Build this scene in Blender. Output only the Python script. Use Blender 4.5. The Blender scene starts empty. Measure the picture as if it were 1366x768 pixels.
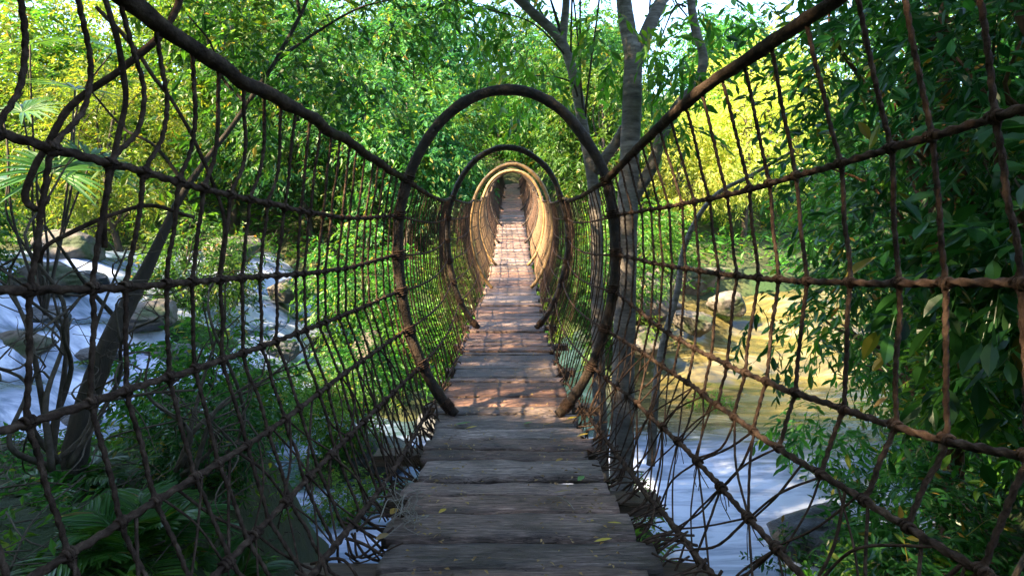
import bpy, math, random
import numpy as np
from mathutils import Vector

rng = np.random.default_rng(7)
random.seed(7)
scene = bpy.context.scene
col = scene.collection
R = math.radians

# ------------------------------------------------------------------ helpers
def np_mesh(name, V, F, smooth=True):
    """V (n,3); F: list of arrays of polygons (each array k x 3 or k x 4)."""
    V = np.asarray(V, dtype=np.float32).reshape(-1, 3)
    me = bpy.data.meshes.new(name)
    F = [np.asarray(f, dtype=np.int32) for f in F if len(f)]
    loops = np.concatenate([f.ravel() for f in F])
    counts = np.concatenate([np.full(len(f), f.shape[1], dtype=np.int32) for f in F])
    starts = np.concatenate([[0], np.cumsum(counts)[:-1]]).astype(np.int32)
    me.vertices.add(len(V)); me.vertices.foreach_set('co', V.ravel())
    me.loops.add(len(loops)); me.loops.foreach_set('vertex_index', loops)
    me.polygons.add(len(counts)); me.polygons.foreach_set('loop_start', starts)
    me.polygons.foreach_set('loop_total', counts)
    me.polygons.foreach_set('use_smooth', np.full(len(counts), smooth, dtype=bool))
    me.update(calc_edges=True); me.validate()
    return me

class MB:
    def __init__(self):
        self.V = []; self.T = []; self.Q = []; self.n = 0
    def add(self, V, quads=None, tris=None):
        V = np.asarray(V, dtype=float).reshape(-1, 3)
        if quads is not None and len(quads): self.Q.append(np.asarray(quads) + self.n)
        if tris is not None and len(tris): self.T.append(np.asarray(tris) + self.n)
        self.V.append(V); self.n += len(V)
    def mesh(self, name, smooth=True):
        F = []
        if self.Q: F.append(np.concatenate(self.Q))
        if self.T: F.append(np.concatenate(self.T))
        return np_mesh(name, np.concatenate(self.V), F, smooth)
    def build(self, name, mat, parent=None, smooth=True, loc=None):
        return link(name, self.mesh(name, smooth), mat, parent, loc)

def link(name, me, mat, parent=None, loc=None):
    o = bpy.data.objects.new(name, me); col.objects.link(o)
    if mat is not None:
        me.materials.clear(); me.materials.append(mat)
    if parent is not None: o.parent = parent
    if loc is not None: o.location = loc
    return o

def empty(name, loc=(0, 0, 0), rz=0.0, sc=1.0):
    o = bpy.data.objects.new(name, None); col.objects.link(o)
    o.location = loc; o.rotation_euler = (0, 0, rz); o.scale = (sc, sc, sc)
    o.empty_display_size = 0.2
    return o

def tag(o, label, cat, group=None, kind=None):
    if label: o['label'] = label
    if cat: o['category'] = cat
    if group: o['group'] = group
    if kind: o['kind'] = kind
    return o

def copy_tree(o, parent=None):
    c = o.copy(); col.objects.link(c)
    if parent is not None: c.parent = parent
    for ch in list(o.children): copy_tree(ch, c)
    return c

def smooth(t):
    t = np.clip(t, 0, 1); return t * t * (3 - 2 * t)

def _hash(ix, iy, iz):
    n = (ix * 374761393 + iy * 668265263 + iz * 2147483647 + 1013904223) & 0xFFFFFFFF
    n = ((n ^ (n >> 13)) * 1274126177) & 0xFFFFFFFF
    return ((n ^ (n >> 16)) & 0xFFFF) / 65535.0

def vnoise(p, octaves=3):
    p = np.asarray(p, dtype=float); out = np.zeros(p.shape[:-1]); amp = 1.0; tot = 0
    for o in range(octaves):
        q = p * (2 ** o) + 17.3 * o
        i = np.floor(q).astype(np.int64); f = q - i; f = f * f * (3 - 2 * f)
        v = 0
        for dx in (0, 1):
            for dy in (0, 1):
                for dz in (0, 1):
                    w = (f[..., 0] if dx else 1 - f[..., 0]) * (f[..., 1] if dy else 1 - f[..., 1]) * (f[..., 2] if dz else 1 - f[..., 2])
                    v = v + w * _hash(i[..., 0] + dx, i[..., 1] + dy, i[..., 2] + dz)
        out += amp * (v * 2 - 1); tot += amp; amp *= 0.5
    return out / tot

def hermite(xs, ys):
    xs = np.asarray(xs, float); ys = np.asarray(ys, float)
    d = np.diff(ys) / np.diff(xs)
    m = np.zeros_like(ys); m[0] = d[0]; m[-1] = d[-1]; m[1:-1] = (d[:-1] + d[1:]) / 2
    def f(x):
        x = np.asarray(x, float)
        k = np.clip(np.searchsorted(xs, x) - 1, 0, len(xs) - 2)
        h = xs[k + 1] - xs[k]; t = np.clip((x - xs[k]) / h, -3, 3)
        val = ((2*t**3-3*t**2+1)*ys[k] + (t**3-2*t**2+t)*h*m[k] + (-2*t**3+3*t**2)*ys[k+1] + (t**3-t**2)*h*m[k+1])
        val = np.where(x < xs[0], ys[0] + m[0]*(x-xs[0]), val)
        return np.where(x > xs[-1], ys[-1] + m[-1]*(x-xs[-1]), val)
    return f

def spline(pts, step):
    """Catmull-Rom resample of a polyline (n,k) at about `step` spacing."""
    P = np.asarray(pts, float)
    s = np.concatenate([[0], np.cumsum(np.linalg.norm(np.diff(P[:, :3], axis=0), axis=1))])
    n = max(2, int(s[-1] / step) + 1)
    u = np.linspace(0, s[-1], n)
    return np.stack([hermite(s, P[:, i])(u) for i in range(P.shape[1])], axis=1)

def tube(mb, P, r, sides=6, twist=0.0, pitch=4.0, cap=True, rough=0.0):
    """Sweep a tube along P (n,3) with radius r (scalar or n). twist>0 = three laid strands."""
    P = np.asarray(P, float); n = len(P)
    r = np.broadcast_to(np.asarray(r, float), (n,))
    T = np.gradient(P, axis=0); T /= np.linalg.norm(T, axis=1, keepdims=True) + 1e-12
    ref = np.array([0.31, 0.2, 0.93])
    if abs(T[n // 2] @ ref) > 0.85: ref = np.array([0.9, 0.35, 0.1])
    N = ref - (T @ ref)[:, None] * T; N /= np.linalg.norm(N, axis=1, keepdims=True) + 1e-12
    B = np.cross(T, N)
    a = np.linspace(0, 2 * np.pi, sides, endpoint=False)
    s = np.concatenate([[0], np.cumsum(np.linalg.norm(np.diff(P, axis=0), axis=1))])
    rr = r[:, None] * np.ones((1, sides))
    if twist > 0:
        rr = rr * (1 + twist * np.cos(3 * a[None, :] - (2 * np.pi / pitch) * (s / np.maximum(r.mean(), 1e-4))[:, None]))
    if rough > 0:
        rr = rr * (1 + rough * rng.standard_normal((n, sides)))
    V = P[:, None, :] + rr[..., None] * (np.cos(a)[None, :, None] * N[:, None, :] + np.sin(a)[None, :, None] * B[:, None, :])
    i = np.arange(n - 1)[:, None]; j = np.arange(sides)[None, :]
    q = np.stack([i*sides+j, i*sides+(j+1) % sides, (i+1)*sides+(j+1) % sides, (i+1)*sides+j], axis=-1).reshape(-1, 4)
    V = V.reshape(-1, 3); tr = []
    if cap:
        V = np.concatenate([V, P[:1], P[-1:]]); c0 = n*sides; c1 = c0+1
        for k in range(sides):
            tr.append((c0, (k+1) % sides, k)); tr.append((c1, (n-1)*sides+k, (n-1)*sides+(k+1) % sides))
    mb.add(V, q, tr)

# ------------------------------------------------------------------ materials
def new_mat(name):
    m = bpy.data.materials.new(name); m.use_nodes = True
    nt = m.node_tree; nt.nodes.clear()
    out = nt.nodes.new('ShaderNodeOutputMaterial')
    return m, nt, out

def N(nt, t, **kw):
    n = nt.nodes.new(t)
    for k, v in kw.items():
        if k in n.inputs: n.inputs[k].default_value = v
        else: setattr(n, k, v)
    return n

def ramp(nt, stops):
    r = nt.nodes.new('ShaderNodeValToRGB'); e = r.color_ramp.elements
    while len(e) < len(stops): e.new(0.5)
    for k, (p, c) in enumerate(stops):
        e[k].position = p; e[k].color = (*c, 1) if len(c) == 3 else c
    return r

def mixc(nt, a, b, fac, mode='MIX'):
    m = nt.nodes.new('ShaderNodeMix'); m.data_type = 'RGBA'; m.blend_type = mode
    for sock, v in ((m.inputs[6], a), (m.inputs[7], b), (m.inputs[0], fac)):
        if hasattr(v, 'is_output'): nt.links.new(v, sock)
        elif isinstance(v, (int, float)): sock.default_value = v
        else: sock.default_value = (*v, 1)
    return m.outputs[2]

def leaf_mat(name, dark, light, accent, trans=0.5, rough=0.45, accent_amt=0.25, tboost=1.6, nscale=0.7):
    m, nt, out = new_mat(name)
    geo = N(nt, 'ShaderNodeNewGeometry'); oi = N(nt, 'ShaderNodeObjectInfo')
    rp = ramp(nt, [(0.0, dark), (0.6, tuple((a+b)/2 for a, b in zip(dark, light))), (0.945, light), (0.965, tuple(a * .45 + b * .55 for a, b in zip(light, (.42, .30, .05)))), (1.0, (.20, .12, .035))])
    nt.links.new(geo.outputs['Random Per Island'], rp.inputs[0])
    tc = N(nt, 'ShaderNodeTexCoord'); nz = N(nt, 'ShaderNodeTexNoise', Scale=nscale, Detail=2.0)
    nt.links.new(tc.outputs['Object'], nz.inputs['Vector'])
    r2 = ramp(nt, [(0.48, (0, 0, 0)), (0.68, (1, 1, 1))]); nt.links.new(nz.outputs[0], r2.inputs[0])
    mm = N(nt, 'ShaderNodeMath', operation='MULTIPLY'); mm.inputs[1].default_value = accent_amt
    nt.links.new(r2.outputs[0], mm.inputs[0])
    c = mixc(nt, rp.outputs[0], accent, mm.outputs[0])
    hs = N(nt, 'ShaderNodeHueSaturation'); nt.links.new(c, hs.inputs['Color'])
    mr = N(nt, 'ShaderNodeMapRange'); mr.inputs[3].default_value = 0.8; mr.inputs[4].default_value = 1.25
    nt.links.new(oi.outputs['Random'], mr.inputs[0]); nt.links.new(mr.outputs[0], hs.inputs['Value'])
    mr2 = N(nt, 'ShaderNodeMapRange'); mr2.inputs[3].default_value = 0.485; mr2.inputs[4].default_value = 0.515
    nt.links.new(oi.outputs['Random'], mr2.inputs[0]); nt.links.new(mr2.outputs[0], hs.inputs['Hue'])
    b = N(nt, 'ShaderNodeBsdfPrincipled'); b.inputs['Roughness'].default_value = rough
    b.inputs['Specular IOR Level'].default_value = 0.35
    nt.links.new(hs.outputs[0], b.inputs['Base Color'])
    tcol = mixc(nt, hs.outputs[0], (tboost * 1.15, tboost * 1.1, tboost * 0.45), 1.0, 'MULTIPLY')
    t = N(nt, 'ShaderNodeBsdfTranslucent'); nt.links.new(tcol, t.inputs['Color'])
    mx = N(nt, 'ShaderNodeMixShader'); mx.inputs[0].default_value = trans
    nt.links.new(b.outputs[0], mx.inputs[1]); nt.links.new(t.outputs[0], mx.inputs[2])
    nt.links.new(mx.outputs[0], out.inputs[0])
    return m

def surf_mat(name, stops, scale, stretch=(1, 1, 1), rough=(0.6, 0.9), bump=0.4, bscale=None, detail=6, coord='Object', spec=0.4,
             accent=None, accent_scale=1.0, accent_lo=0.5, accent_hi=0.65, obj_var=0.0, bdist=0.02):
    m, nt, out = new_mat(name)
    tc = N(nt, 'ShaderNodeTexCoord'); mp = N(nt, 'ShaderNodeMapping'); mp.inputs['Scale'].default_value = stretch
    nt.links.new(tc.outputs[coord], mp.inputs[0])
    nz = N(nt, 'ShaderNodeTexNoise', Scale=scale, Detail=float(detail), Roughness=0.65)
    oi = N(nt, 'ShaderNodeObjectInfo')
    nz.noise_dimensions = '4D'
    mw = N(nt, 'ShaderNodeMath', operation='MULTIPLY'); mw.inputs[1].default_value = 20.0
    nt.links.new(oi.outputs['Random'], mw.inputs[0]); nt.links.new(mw.outputs[0], nz.inputs['W'])
    nt.links.new(mp.outputs[0], nz.inputs['Vector'])
    rp = ramp(nt, stops); nt.links.new(nz.outputs[0], rp.inputs[0])
    c = rp.outputs[0]
    if accent is not None:
        n2 = N(nt, 'ShaderNodeTexNoise', Scale=accent_scale, Detail=5.0); nt.links.new(tc.outputs[coord], n2.inputs['Vector'])
        r2 = ramp(nt, [(accent_lo, (0, 0, 0)), (accent_hi, (1, 1, 1))]); nt.links.new(n2.outputs[0], r2.inputs[0])
        c = mixc(nt, c, accent, r2.outputs[0])
    if obj_var > 0:
        hs = N(nt, 'ShaderNodeHueSaturation'); mr = N(nt, 'ShaderNodeMapRange')
        mr.inputs[3].default_value = 1 - obj_var; mr.inputs[4].default_value = 1 + obj_var
        nt.links.new(oi.outputs['Random'], mr.inputs[0]); nt.links.new(mr.outputs[0], hs.inputs['Value'])
        nt.links.new(c, hs.inputs['Color']); c = hs.outputs[0]
    b = N(nt, 'ShaderNodeBsdfPrincipled'); b.inputs['Specular IOR Level'].default_value = spec
    nt.links.new(c, b.inputs['Base Color'])
    mr = N(nt, 'ShaderNodeMapRange'); mr.inputs[1].default_value = 0.3; mr.inputs[2].default_value = 0.7
    mr.inputs[3].default_value = rough[0]; mr.inputs[4].default_value = rough[1]
    nt.links.new(nz.outputs[0], mr.inputs[0]); nt.links.new(mr.outputs[0], b.inputs['Roughness'])
    nb = N(nt, 'ShaderNodeTexNoise', Scale=bscale or scale * 2, Detail=6.0, Roughness=0.7)
    nt.links.new(mp.outputs[0], nb.inputs['Vector'])
    bp = N(nt, 'ShaderNodeBump', Strength=bump, Distance=bdist); nt.links.new(nb.outputs[0], bp.inputs['Height'])
    nt.links.new(bp.outputs[0], b.inputs['Normal'])
    nt.links.new(b.outputs[0], out.inputs[0])
    return m

M = {}
def plank_mat():
    m, nt, out = new_mat('weathered_plank_wood')
    tc = N(nt, 'ShaderNodeTexCoord'); oi = N(nt, 'ShaderNodeObjectInfo')
    w = N(nt, 'ShaderNodeMath', operation='MULTIPLY'); w.inputs[1].default_value = 37.0; nt.links.new(oi.outputs['Random'], w.inputs[0])
    def noise(scale, stretch, detail=5.0, rough=.6, dist=0.0):
        mp = N(nt, 'ShaderNodeMapping'); mp.inputs['Scale'].default_value = stretch; nt.links.new(tc.outputs['Object'], mp.inputs[0])
        n = N(nt, 'ShaderNodeTexNoise', Scale=scale, Detail=detail, Roughness=rough, Distortion=dist); n.noise_dimensions = '4D'
        nt.links.new(mp.outputs[0], n.inputs['Vector']); nt.links.new(w.outputs[0], n.inputs['W']); return n.outputs[0]
    grain = noise(3.4, (2.0, 20, 12), 7.0, .75, .9)
    blot = noise(3.0, (1, 1.6, 1), 4.0)
    crack = noise(2.2, (1.3, 15, 8), 3.0, .5, .9)
    g = ramp(nt, [(.30, (.035, .026, .025)), (.46, (.17, .110, .090)), (.57, (.30, .205, .170)), (.69, (.52, .39, .34))]); nt.links.new(grain, g.inputs[0])
    br = ramp(nt, [(.38, (.5, .47, .46)), (.62, (1.35, 1.25, 1.2))]); nt.links.new(blot, br.inputs[0])
    c = mixc(nt, g.outputs[0], br.outputs[0], 1.0, 'MULTIPLY')
    cr = ramp(nt, [(.475, (1, 1, 1)), (.495, (.12, .1, .1)), (.515, (1, 1, 1))]); nt.links.new(crack, cr.inputs[0])
    c = mixc(nt, c, cr.outputs[0], .8, 'MULTIPLY')
    hs = N(nt, 'ShaderNodeHueSaturation'); mr = N(nt, 'ShaderNodeMapRange'); mr.inputs[3].default_value = .62; mr.inputs[4].default_value = 1.4
    nt.links.new(oi.outputs['Random'], mr.inputs[0]); nt.links.new(mr.outputs[0], hs.inputs['Value']); nt.links.new(c, hs.inputs['Color'])
    fr = N(nt, 'ShaderNodeMath', operation='FRACT'); f7 = N(nt, 'ShaderNodeMath', operation='MULTIPLY'); f7.inputs[1].default_value = 7.3; nt.links.new(oi.outputs['Random'], f7.inputs[0]); nt.links.new(f7.outputs[0], fr.inputs[0])
    ms = N(nt, 'ShaderNodeMapRange'); ms.inputs[3].default_value = .6; ms.inputs[4].default_value = 1.3; nt.links.new(fr.outputs[0], ms.inputs[0]); nt.links.new(ms.outputs[0], hs.inputs['Saturation'])
    b = N(nt, 'ShaderNodeBsdfPrincipled'); b.inputs['Specular IOR Level'].default_value = .45; nt.links.new(hs.outputs[0], b.inputs['Base Color'])
    m2 = N(nt, 'ShaderNodeMapRange'); m2.inputs[1].default_value = .35; m2.inputs[2].default_value = .65; m2.inputs[3].default_value = .38; m2.inputs[4].default_value = .75
    nt.links.new(blot, m2.inputs[0]); nt.links.new(m2.outputs[0], b.inputs['Roughness'])
    hgt = mixc(nt, grain, cr.outputs[0], .45, 'MULTIPLY')
    bp = N(nt, 'ShaderNodeBump', Strength=1.0, Distance=.014); nt.links.new(hgt, bp.inputs['Height']); nt.links.new(bp.outputs[0], b.inputs['Normal'])
    nt.links.new(b.outputs[0], out.inputs[0]); return m
M['plank'] = plank_mat()
M['beam'] = surf_mat('wet_beam_wood', [(0.3, (0.05, 0.032, 0.022)), (0.7, (0.15, 0.095, 0.065))], 4.0, (0.8, 12, 10), rough=(0.5, 0.8), bump=0.7)
M['pole'] = surf_mat('bent_pole_wood', [(0.3, (0.011, 0.007, 0.006)), (0.5, (0.036, 0.022, 0.015)), (0.75, (0.12, 0.075, 0.045))], 11.0, (1, 1, 1),
                     rough=(0.5, 0.8), bump=1.0, bscale=30, bdist=.025)
M['rope'] = surf_mat('old_brown_rope', [(0.3, (0.022, 0.013, 0.010)), (0.5, (0.075, 0.046, 0.034)), (0.72, (0.17, 0.11, 0.08))], 26.0, rough=(0.75, 0.95), bump=0.9, bscale=150, bdist=0.006, spec=0.08)
M['sunlit_pole'] = surf_mat('sunlit_pole_wood', [(0.3, (0.09, 0.05, 0.02)), (0.5, (0.22, 0.13, 0.052)), (0.75, (0.38, 0.24, 0.10))], 11.0, rough=(0.4, 0.7), bump=0.5, bscale=40)  # lighter pole copy: straw tone, partly sunlight painted into the wood
M['sunlit_rope'] = surf_mat('sunlit_brown_rope', [(0.3, (0.07, 0.042, 0.024)), (0.5, (0.15, 0.095, 0.055)), (0.72, (0.26, 0.17, 0.10))], 26.0, rough=(0.75, 0.95), bump=0.5, bscale=120, bdist=0.006, spec=0.2)  # lighter copy of the rope with the sun's gold painted in
M['rail'] = surf_mat('bark_wrapped_handrail', [(0.3, (0.02, 0.013, 0.010)), (0.52, (0.07, 0.046, 0.033)), (0.75, (0.18, 0.125, 0.085))], 18.0, rough=(0.75, 0.95), bump=1.0, bscale=60, bdist=0.015, spec=0.1,
                     accent=(0.07, 0.075, 0.03), accent_scale=3, accent_lo=0.55, accent_hi=0.7)
M['bark'] = surf_mat('pale_grey_bark', [(0.3, (0.06, 0.046, 0.036)), (0.5, (0.24, 0.20, 0.17)), (0.75, (0.44, 0.39, 0.34))], 3.5, (1.2, 1.2, 5), rough=(0.7, 0.9), bump=0.8, bscale=9, bdist=0.03,
                     accent=(0.09, 0.075, 0.06), accent_scale=1.4, accent_lo=0.5, accent_hi=0.7)
M['darkbark'] = surf_mat('dark_bark', [(0.3, (0.02, 0.015, 0.012)), (0.7, (0.085, 0.065, 0.05))], 6, (1, 1, 0.4), rough=(0.75, 0.95), bump=0.9, bdist=0.03)
M['redbark'] = surf_mat('reddish_bark', [(0.3, (0.06, 0.03, 0.018)), (0.7, (0.2, 0.10, 0.055))], 5, (1, 1, 0.4), rough=(0.75, 0.95), bump=0.9, bdist=0.03)
M['twig'] = surf_mat('dead_twig', [(0.3, (0.05, 0.035, 0.025)), (0.7, (0.17, 0.13, 0.10))], 20, rough=(0.8, 0.95), bump=0.3)
M['drygrass'] = surf_mat('dry_root_fibre', [(0.3, (0.16, 0.13, 0.10)), (0.7, (0.36, 0.31, 0.26))], 20, rough=(0.8, 0.95), bump=0.2)
M['rock'] = surf_mat('river_rock', [(0.28, (0.035, 0.03, 0.026)), (0.5, (0.10, 0.085, 0.072)), (0.75, (0.21, 0.18, 0.15))], 1.6, rough=(0.6, 0.9), bump=0.9, bscale=5, bdist=0.08,
                     accent=(0.035, 0.05, 0.018), accent_scale=1.3, accent_lo=0.5, accent_hi=0.6, obj_var=0.15)
M['wetrock'] = surf_mat('dark_wet_rock', [(0.3, (0.02, 0.022, 0.026)), (0.7, (0.09, 0.095, 0.105))], 2.0, rough=(0.25, 0.6), bump=0.9, bscale=6, bdist=0.06)
M['ground'] = surf_mat('forest_floor', [(0.3, (0.018, 0.016, 0.008)), (0.5, (0.035, 0.045, 0.014)), (0.7, (0.075, 0.06, 0.03))], 0.9, rough=(0.8, 1.0), bump=0.9, bscale=5, bdist=0.1,
                       accent=(0.02, 0.05, 0.012), accent_scale=0.35, accent_lo=0.45, accent_hi=0.6)
M['leaf_mid'] = leaf_mat('mid_green_leaf', (0.013, 0.062, 0.012), (0.07, 0.22, 0.03), (0.20, 0.27, 0.03), accent_amt=0.4, trans=.42)
M['leaf_cool'] = leaf_mat('cool_green_leaf', (0.010, 0.058, 0.020), (0.05, 0.19, 0.05), (0.16, 0.25, 0.03), accent_amt=0.5, trans=.42)
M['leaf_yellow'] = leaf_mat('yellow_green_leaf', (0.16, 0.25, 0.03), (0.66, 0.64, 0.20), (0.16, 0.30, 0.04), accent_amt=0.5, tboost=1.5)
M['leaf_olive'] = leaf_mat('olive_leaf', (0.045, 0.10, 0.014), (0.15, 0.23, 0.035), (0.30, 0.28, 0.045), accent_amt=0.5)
M['leaf_dark'] = leaf_mat('dark_glossy_leaf', (0.010, 0.055, 0.018), (0.04, 0.155, 0.035), (0.06, 0.18, 0.03), rough=0.30, accent_amt=0.3, trans=0.42)
M['leaf_bright'] = leaf_mat('bright_green_leaf', (0.024, 0.10, 0.012), (0.10, 0.27, 0.03), (0.22, 0.30, 0.035), accent_amt=0.35, trans=0.45)
M['palm'] = leaf_mat('palm_leaf', (0.02, 0.08, 0.015), (0.065, 0.17, 0.025), (0.13, 0.20, 0.03), rough=0.35, trans=.35)
M['dead_yellow'] = leaf_mat('fallen_yellow_leaf', (0.42, 0.27, 0.03), (0.60, 0.42, 0.06), (0.5, 0.3, 0.05), trans=0.15)
M['dead_green'] = leaf_mat('fallen_green_leaf', (0.10, 0.26, 0.05), (0.16, 0.36, 0.08), (0.3, 0.4, 0.05), trans=0.15)
M['dead_brown'] = leaf_mat('fallen_brown_leaf', (0.16, 0.09, 0.04), (0.50, 0.33, 0.12), (0.5, 0.4, 0.2), trans=0.1)

def water_mat():
    m, nt, out = new_mat('silky_stream_water')
    tc = N(nt, 'ShaderNodeTexCoord'); mp = N(nt, 'ShaderNodeMapping'); mp.inputs['Scale'].default_value = (0.4, 1.6, 0.9)
    mp.inputs['Rotation'].default_value = (0, 0, R(25))
    nt.links.new(tc.outputs['Object'], mp.inputs[0])
    nz = N(nt, 'ShaderNodeTexNoise', Scale=1.1, Detail=7.0, Roughness=0.68, Distortion=1.2); nt.links.new(mp.outputs[0], nz.inputs['Vector'])
    at = N(nt, 'ShaderNodeAttribute', attribute_name='foam')
    ad = N(nt, 'ShaderNodeMath', operation='ADD'); nt.links.new(nz.outputs[0], ad.inputs[0]); nt.links.new(at.outputs['Fac'], ad.inputs[1])
    rp = ramp(nt, [(0.42, (0.012, 0.028, 0.030)), (0.60, (0.035, 0.065, 0.085)), (0.72, (0.10, 0.14, 0.22)), (0.86, (0.29, 0.33, 0.46)), (1.0, (0.54, 0.58, 0.72))]); nt.links.new(ad.outputs[0], rp.inputs[0])
    b = N(nt, 'ShaderNodeBsdfPrincipled'); b.inputs['Roughness'].default_value = 0.16; b.inputs['Specular IOR Level'].default_value = 0.5
    as_ = N(nt, 'ShaderNodeAttribute', attribute_name='shallow_reflection')
    bed = ramp(nt, [(0.35, (0.06, 0.05, 0.015)), (0.52, (0.22, 0.155, 0.035)), (0.72, (0.40, 0.34, 0.18))]); nt.links.new(nz.outputs[0], bed.inputs[0])  # amber tone: painted gold reflection, partly a shallow bed
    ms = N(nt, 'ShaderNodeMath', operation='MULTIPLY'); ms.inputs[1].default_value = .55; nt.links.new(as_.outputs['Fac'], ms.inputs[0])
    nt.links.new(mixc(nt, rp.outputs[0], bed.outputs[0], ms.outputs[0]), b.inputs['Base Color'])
    mr = N(nt, 'ShaderNodeMapRange'); mr.inputs[1].default_value = 0.45; mr.inputs[2].default_value = 0.9; mr.inputs[3].default_value = 0.10; mr.inputs[4].default_value = 0.6
    nt.links.new(ad.outputs[0], mr.inputs[0]); nt.links.new(mr.outputs[0], b.inputs['Roughness'])
    n2 = N(nt, 'ShaderNodeTexNoise', Scale=2.2, Detail=4.0); nt.links.new(mp.outputs[0], n2.inputs['Vector'])
    bp = N(nt, 'ShaderNodeBump', Strength=0.35, Distance=0.06); nt.links.new(n2.outputs[0], bp.inputs['Height']); nt.links.new(bp.outputs[0], b.inputs['Normal'])
    nt.links.new(b.outputs[0], out.inputs[0])
    return m
M['water'] = water_mat()

# ------------------------------------------------------------------ terrain and water
def water_z(x, y):
    t = smooth((-x - 4 + (y - 12) * 0.25) / 12)
    s = t * 5
    k = np.floor(s); st = (k + smooth((s - k - 0.15) / 0.7)) / 5
    r = smooth((y - 15 + .5 * np.sin(x * 1.3)) / 9) * smooth((x - 0.8) / 3) * 3
    kr = np.floor(r); sr = .6 * r / 3 + .4 * (kr + smooth((r - kr - .35) / .5)) / 3
    return -4.2 + 3.9 * (0.35 * t + 0.65 * st) + 2.5 * sr

ISL = [(-3.4, 10.4, 0.35, 0.9), (-6.2, 11.0, 0.4, 1.5), (-2.6, 14.5, 0.5, 1.3), (1.7, 8.0, 0.25, 0.9), 
       (-8.5, 15.5, 0.3, 1.8), (-5.5, 18.5, 0.5, 2.0), (3.2, 18.5, 0.4, 1.6)]
def near_edge(x): return 1.7 + 4.1 * smooth((-1.25 - x) / 1.6) + 3.6 * smooth((x - 2.9) / 2.6)
def far_edge(x): return 21 + 0.8 * np.sin(x * 0.45) + 5 * smooth((-x - 5) / 8) + 3.0 * smooth((x - 4) / 8)
def ground_z(x, y):
    x = np.asarray(x, float); y = np.asarray(y, float)
    w = water_z(x, y)
    bed = w - 0.9
    P = np.stack([x, y, 0 * x], -1)
    nz = vnoise(P * 0.35, 4)
    ne = near_edge(x) + 0.5 * vnoise(P * 0.6 + 9, 2)
    fe = far_edge(x) + 0.7 * vnoise(P * 0.5 + 4, 2)
    inland = np.clip(-2.0 + 0.1 * (ne - y), -2.0, -1.66)
    tn = np.clip((y - ne) / 3.6, 0, 1); tn = .5 * tn + .5 * smooth(tn)
    hn = inland * (1 - tn) + bed * tn
    rise = np.clip(y - fe, 0, None)
    hill = w + 0.25 + np.minimum(0.44 * rise, 22) + 0.25 * nz * np.minimum(rise, 6) * 0.5
    hf = bed * (1 - smooth((y - fe + 1.2) / 1.4)) + hill * smooth((y - fe + 1.2) / 1.4)
    h = np.where(y < 13, hn, hf)
    for ix, iy, ih, ir in ISL:
        g = np.exp(-((x - ix) ** 2 + (y - iy) ** 2) / (ir * ir) * 1.3)
        h = np.where(y > ne + 2.5, np.maximum(h, bed + (0.9 + ih) * np.clip(g * 1.08, 0, 1)), h)
    side = (np.abs(x) - 27) * 0.55 - 4 + nz
    h = np.maximum(h, np.minimum(side, 24) - 20 * smooth((4 - y) / 10))
    back = -1.66 + np.minimum(np.clip(-3.2 - y, 0, None) * 1.25, 17) + .5 * nz * np.clip((-3.2 - y) / 3, 0, 1)  # unseen hill behind the camera, added to block sky light
    h = np.where(y < -3.2, np.maximum(h, back), h)
    shade_wall = np.minimum(-x - .91 * y - 4.0, 12.0) * 1.05 - 2.0 + .4 * nz  # unseen slope on the left, added to keep sun off the rapids
    h = np.where((y < 15) & (x < -5), np.maximum(h, shade_wall * smooth((15 - y) / 4) - 6 * (1 - smooth((15 - y) / 4))), h)
    return h + 0.10 * nz

def grid_mesh(name, xs, ys, zf, extra=None):
    X, Y = np.meshgrid(xs, ys); Z = zf(X, Y)
    nx, ny = len(xs), len(ys)
    i = np.arange(ny - 1)[:, None]; j = np.arange(nx - 1)[None, :]
    q = np.stack([i*nx+j, i*nx+j+1, (i+1)*nx+j+1, (i+1)*nx+j], -1).reshape(-1, 4)
    return np_mesh(name, np.stack([X, Y, Z], -1).reshape(-1, 3), [q]), X, Y, Z

xs = np.concatenate([np.linspace(-400, -62, 12), np.linspace(-60, -21, 30), np.arange(-20, 20.01, 0.3), np.linspace(21, 60, 30), np.linspace(62, 400, 12)])
ys = np.concatenate([np.linspace(-300, -12, 10), np.arange(-11.7, 30, 0.3), np.arange(30, 90, 1.2), np.linspace(95, 400, 12)])
me, *_ = grid_mesh('ground', xs, ys, ground_z)
tag(link('ground', me, M['ground']), 'leafy forest floor rising from the stream into a steep wooded hillside', 'ground', kind='structure')

wx = np.arange(-40, 40.01, 0.25); wy = np.arange(1.0, 44, 0.25)
def wz(x, y):
    return water_z(x, y) + 0.05 * vnoise(np.stack([x * 0.8, y * 0.8, 0 * x], -1), 3) + 0.28 * smooth((-x - 3) / 4) * np.abs(vnoise(np.stack([x * 0.7, y * 1.3, 0 * x + 5], -1), 4)) + .10 * smooth((y - 13) / 4) * vnoise(np.stack([x * 1.1, y * 1.6, 0 * x + 9], -1), 3)
me, X, Y, Z = grid_mesh('stream', wx, wy, wz)
gx = np.abs(np.gradient(Z, axis=1)) + np.abs(np.gradient(Z, axis=0))
P_ = np.stack([X, Y, 0 * X], -1)
lf = smooth((-X + .5) / 3)
foam = 0.04 + (.12 + .43 * lf) * np.clip((gx - .05) / 0.25, 0, 0.6) + 0.10 * smooth((-X + .2) / 3) + 0.46 * np.exp(-((X - 3.4) ** 2 / 30 + (Y - 8.2) ** 2 / 20)) - 0.16 * (1 - lf) * smooth((Y - 11) / 3) + (.06 + .30 * lf) * vnoise(P_ * np.array([.55, 1.3, 1]), 4)
sh = smooth((X - 2.2) / 1.5) * smooth((Y - 11.5) / 3) * (1 - smooth((Y - 22) / 3))  # right stretch that gets the painted gold reflection
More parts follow.
